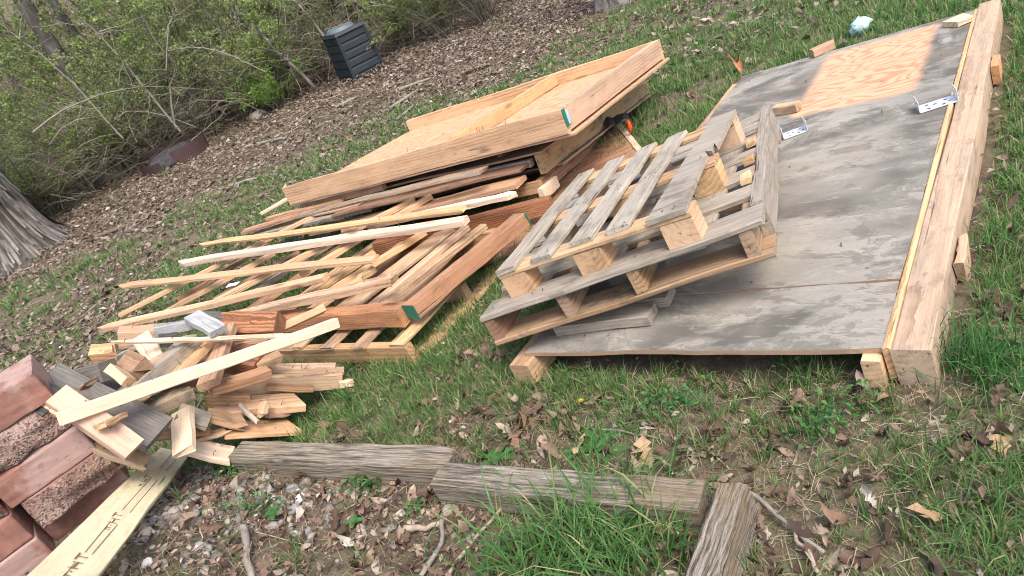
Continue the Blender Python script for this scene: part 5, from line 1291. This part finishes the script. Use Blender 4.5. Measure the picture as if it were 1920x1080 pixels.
q = H(525, 200); shrub('bright', q.x, q.y-.1, .95, 'bright green low shrub left of the compost bin', 'brush at the woods edge')
q = H(745, 90); shrub('low', q.x+.1, q.y+.4, .55, 'small green shrub right of the compost bin', 'brush at the woods edge')
q = H(330, 262); shrub('bare', q.x, q.y+1.1, 1.0, 'bare arching shrub behind the fire ring', 'brush at the woods edge')
q = H(230, 330); shrub('bare', q.x, q.y+.3, .95, 'bare fan of thin stems left of the fire ring', 'brush at the woods edge')
FRONT = [('bare', .5), ('dull', .4), ('light', .6), ('dull', .3), ('bare', .7), ('light', .5), ('dull', .9)]
ORD = 'first second third fourth fifth sixth seventh eighth ninth tenth eleventh twelfth thirteenth fourteenth fifteenth'.split()
for i, px in enumerate(np.linspace(-150, 900, 15)):        # first row along the edge
    q = at_az(px, 400-px*.44, 12.4+R.uniform(-.2, .9)); kd = FRONT[i % 7][0]
    shrub(kd, q.x, q.y, R.uniform(.75, 1.05), {'bare': 'bare tangled shrub', 'dull': 'dull green thin-leaved shrub', 'light': 'light green leafing shrub'}[kd]+', '+ORD[i]+' along the front row of brush, counted from the big trunk', 'brush at the woods edge')
for i in range(34):
    px = R.uniform(-250, 950); q = at_az(px, 400-px*.44, R.uniform(13.6, 18)); kd = R.choice(['light', 'dull', 'dark', 'tall', 'light', 'bare'] if px < 380 else ['dull', 'dark', 'bare', 'dark', 'tall'])
    shrub(kd, q.x, q.y, R.uniform(.9, 1.4), {'bare': 'bare shrub deep in the brush', 'dull': 'dull green shrub deep in the brush', 'light': 'light green shrub deep in the brush', 'dark': 'darker green shrub deep in the brush', 'tall': 'tall leafing sapling deep in the brush'}[kd], 'brush at the woods edge')
for i in range(26):
    px = R.uniform(-350, 1000); q = at_az(px, 300-px*.44, R.uniform(18, 32)); kd = R.choice(['light', 'dull', 'dark', 'tall'])
    shrub(kd, q.x, q.y, R.uniform(1.2, 1.9), {'dull': 'dull shrub far back on the slope', 'light': 'pale green shrub far back on the slope', 'dark': 'dark green shrub far back on the slope', 'tall': 'tall sapling far back on the slope'}[kd], 'brush at the woods edge')
# long bare arching branches over the front of the brush
g = np.random.default_rng(77)
def arch_branch(px0, py0, px1, py1, d0, d1, r, label, sag=.25):
    a, b = A(px0, py0, d0), A(px1, py1, d1); k = 9; s = np.linspace(0, 1, k); P = np.array([a.lerp(b, t) for t in s]); P[:, 2] += sag*np.sin(np.pi*s); P += np.cumsum(g.normal(0, .012, (k, 3)), 0)
    n = 16; si = g.integers(2, k-1, n); dn = g.normal(0, 1, (n, 3)); dn /= np.linalg.norm(dn, axis=1, keepdims=True); q = np.linspace(0, 1, 5); TL = g.uniform(.2, .7, n)
    Q = P[si][:, None]+dn[:, None]*(TL[:, None]*q)[:, :, None]+np.cumsum(g.normal(0, .02, (n, 5, 3)), 1)
    V1, F1 = tubes(P[None], (r*(1-.7*s))[None], 5); V2, F2 = tubes(Q, np.repeat((.35*r*(1-.7*q))[None], n, 0), 4)
    me = mesh_np('branch', np.concatenate([V1, V2]), np.concatenate([F1, F2+len(V1)]), 'stick_grey' if r < .03 else 'bark'); obj('branch', me, None, label, 'branch', 'bare branches over the brush')
for row in ((340, 250, 150, 20, 12.2, 12.0, .020, 'bare branch rising from behind the fire ring'), (330, 240, 335, 20, 12.3, 12.2, .018, 'upright pale branch above the fire ring'), (60, 250, 345, 165, 11.8, 12.2, .014, 'pale twig sweeping across the brush'),
            (230, 260, 20, 60, 12.2, 12.4, .016, 'dark branch slanting in the brush near the picture edge'), (590, 165, 440, 30, 12.4, 12.6, .035, 'grey leaning limb left of the bin'), (800, 62, 640, 2, 13.5, 13.6, .045, 'thick pale limb leaning over right of the bin'),
            (620, 80, 530, -10, 12.6, 13.0, .022, 'double stem leaning behind the bin'), (500, 135, 300, 110, 12.2, 12.4, .014, 'level bare branch across the brush'), (820, 55, 780, -10, 14.0, 14.2, .05, 'stout stem at the end of the brush')): arch_branch(*row)
# low tangle of twigs filling the foot of the brush
n = 5200; px = g.uniform(-250, 930, n); d = g.uniform(12.3, 19, n)
az = np.array([math.atan2(*(ray(p, 400-p*.44)[:2])) for p in px]); x = d*np.sin(az); y = d*np.cos(az); k = 5; s = np.linspace(0, 1, k)
a = g.uniform(0, 6.28, n); L = g.uniform(.4, 1.5, n); up = np.abs(g.normal(.5, .4, n))
P = np.stack([x[:, None]+np.cos(a)[:, None]*L[:, None]*s, y[:, None]+np.sin(a)[:, None]*L[:, None]*s, gz(x, y)[:, None]+L[:, None]*up[:, None]*(s*1.3-.8*s*s)+g.uniform(0, .5, n)[:, None]], -1)+np.cumsum(g.normal(0, .03, (n, k, 3)), 1)
V, F = tubes(P, (.0075*(1-.6*s))[None]*g.uniform(.4, 1.3, (n, 1)), 3)
obj('undergrowth', mesh_np('undergrowth', V, F, 'stems'), label='tangled dead twigs at the foot of the brush', cat='undergrowth', kind='stuff')
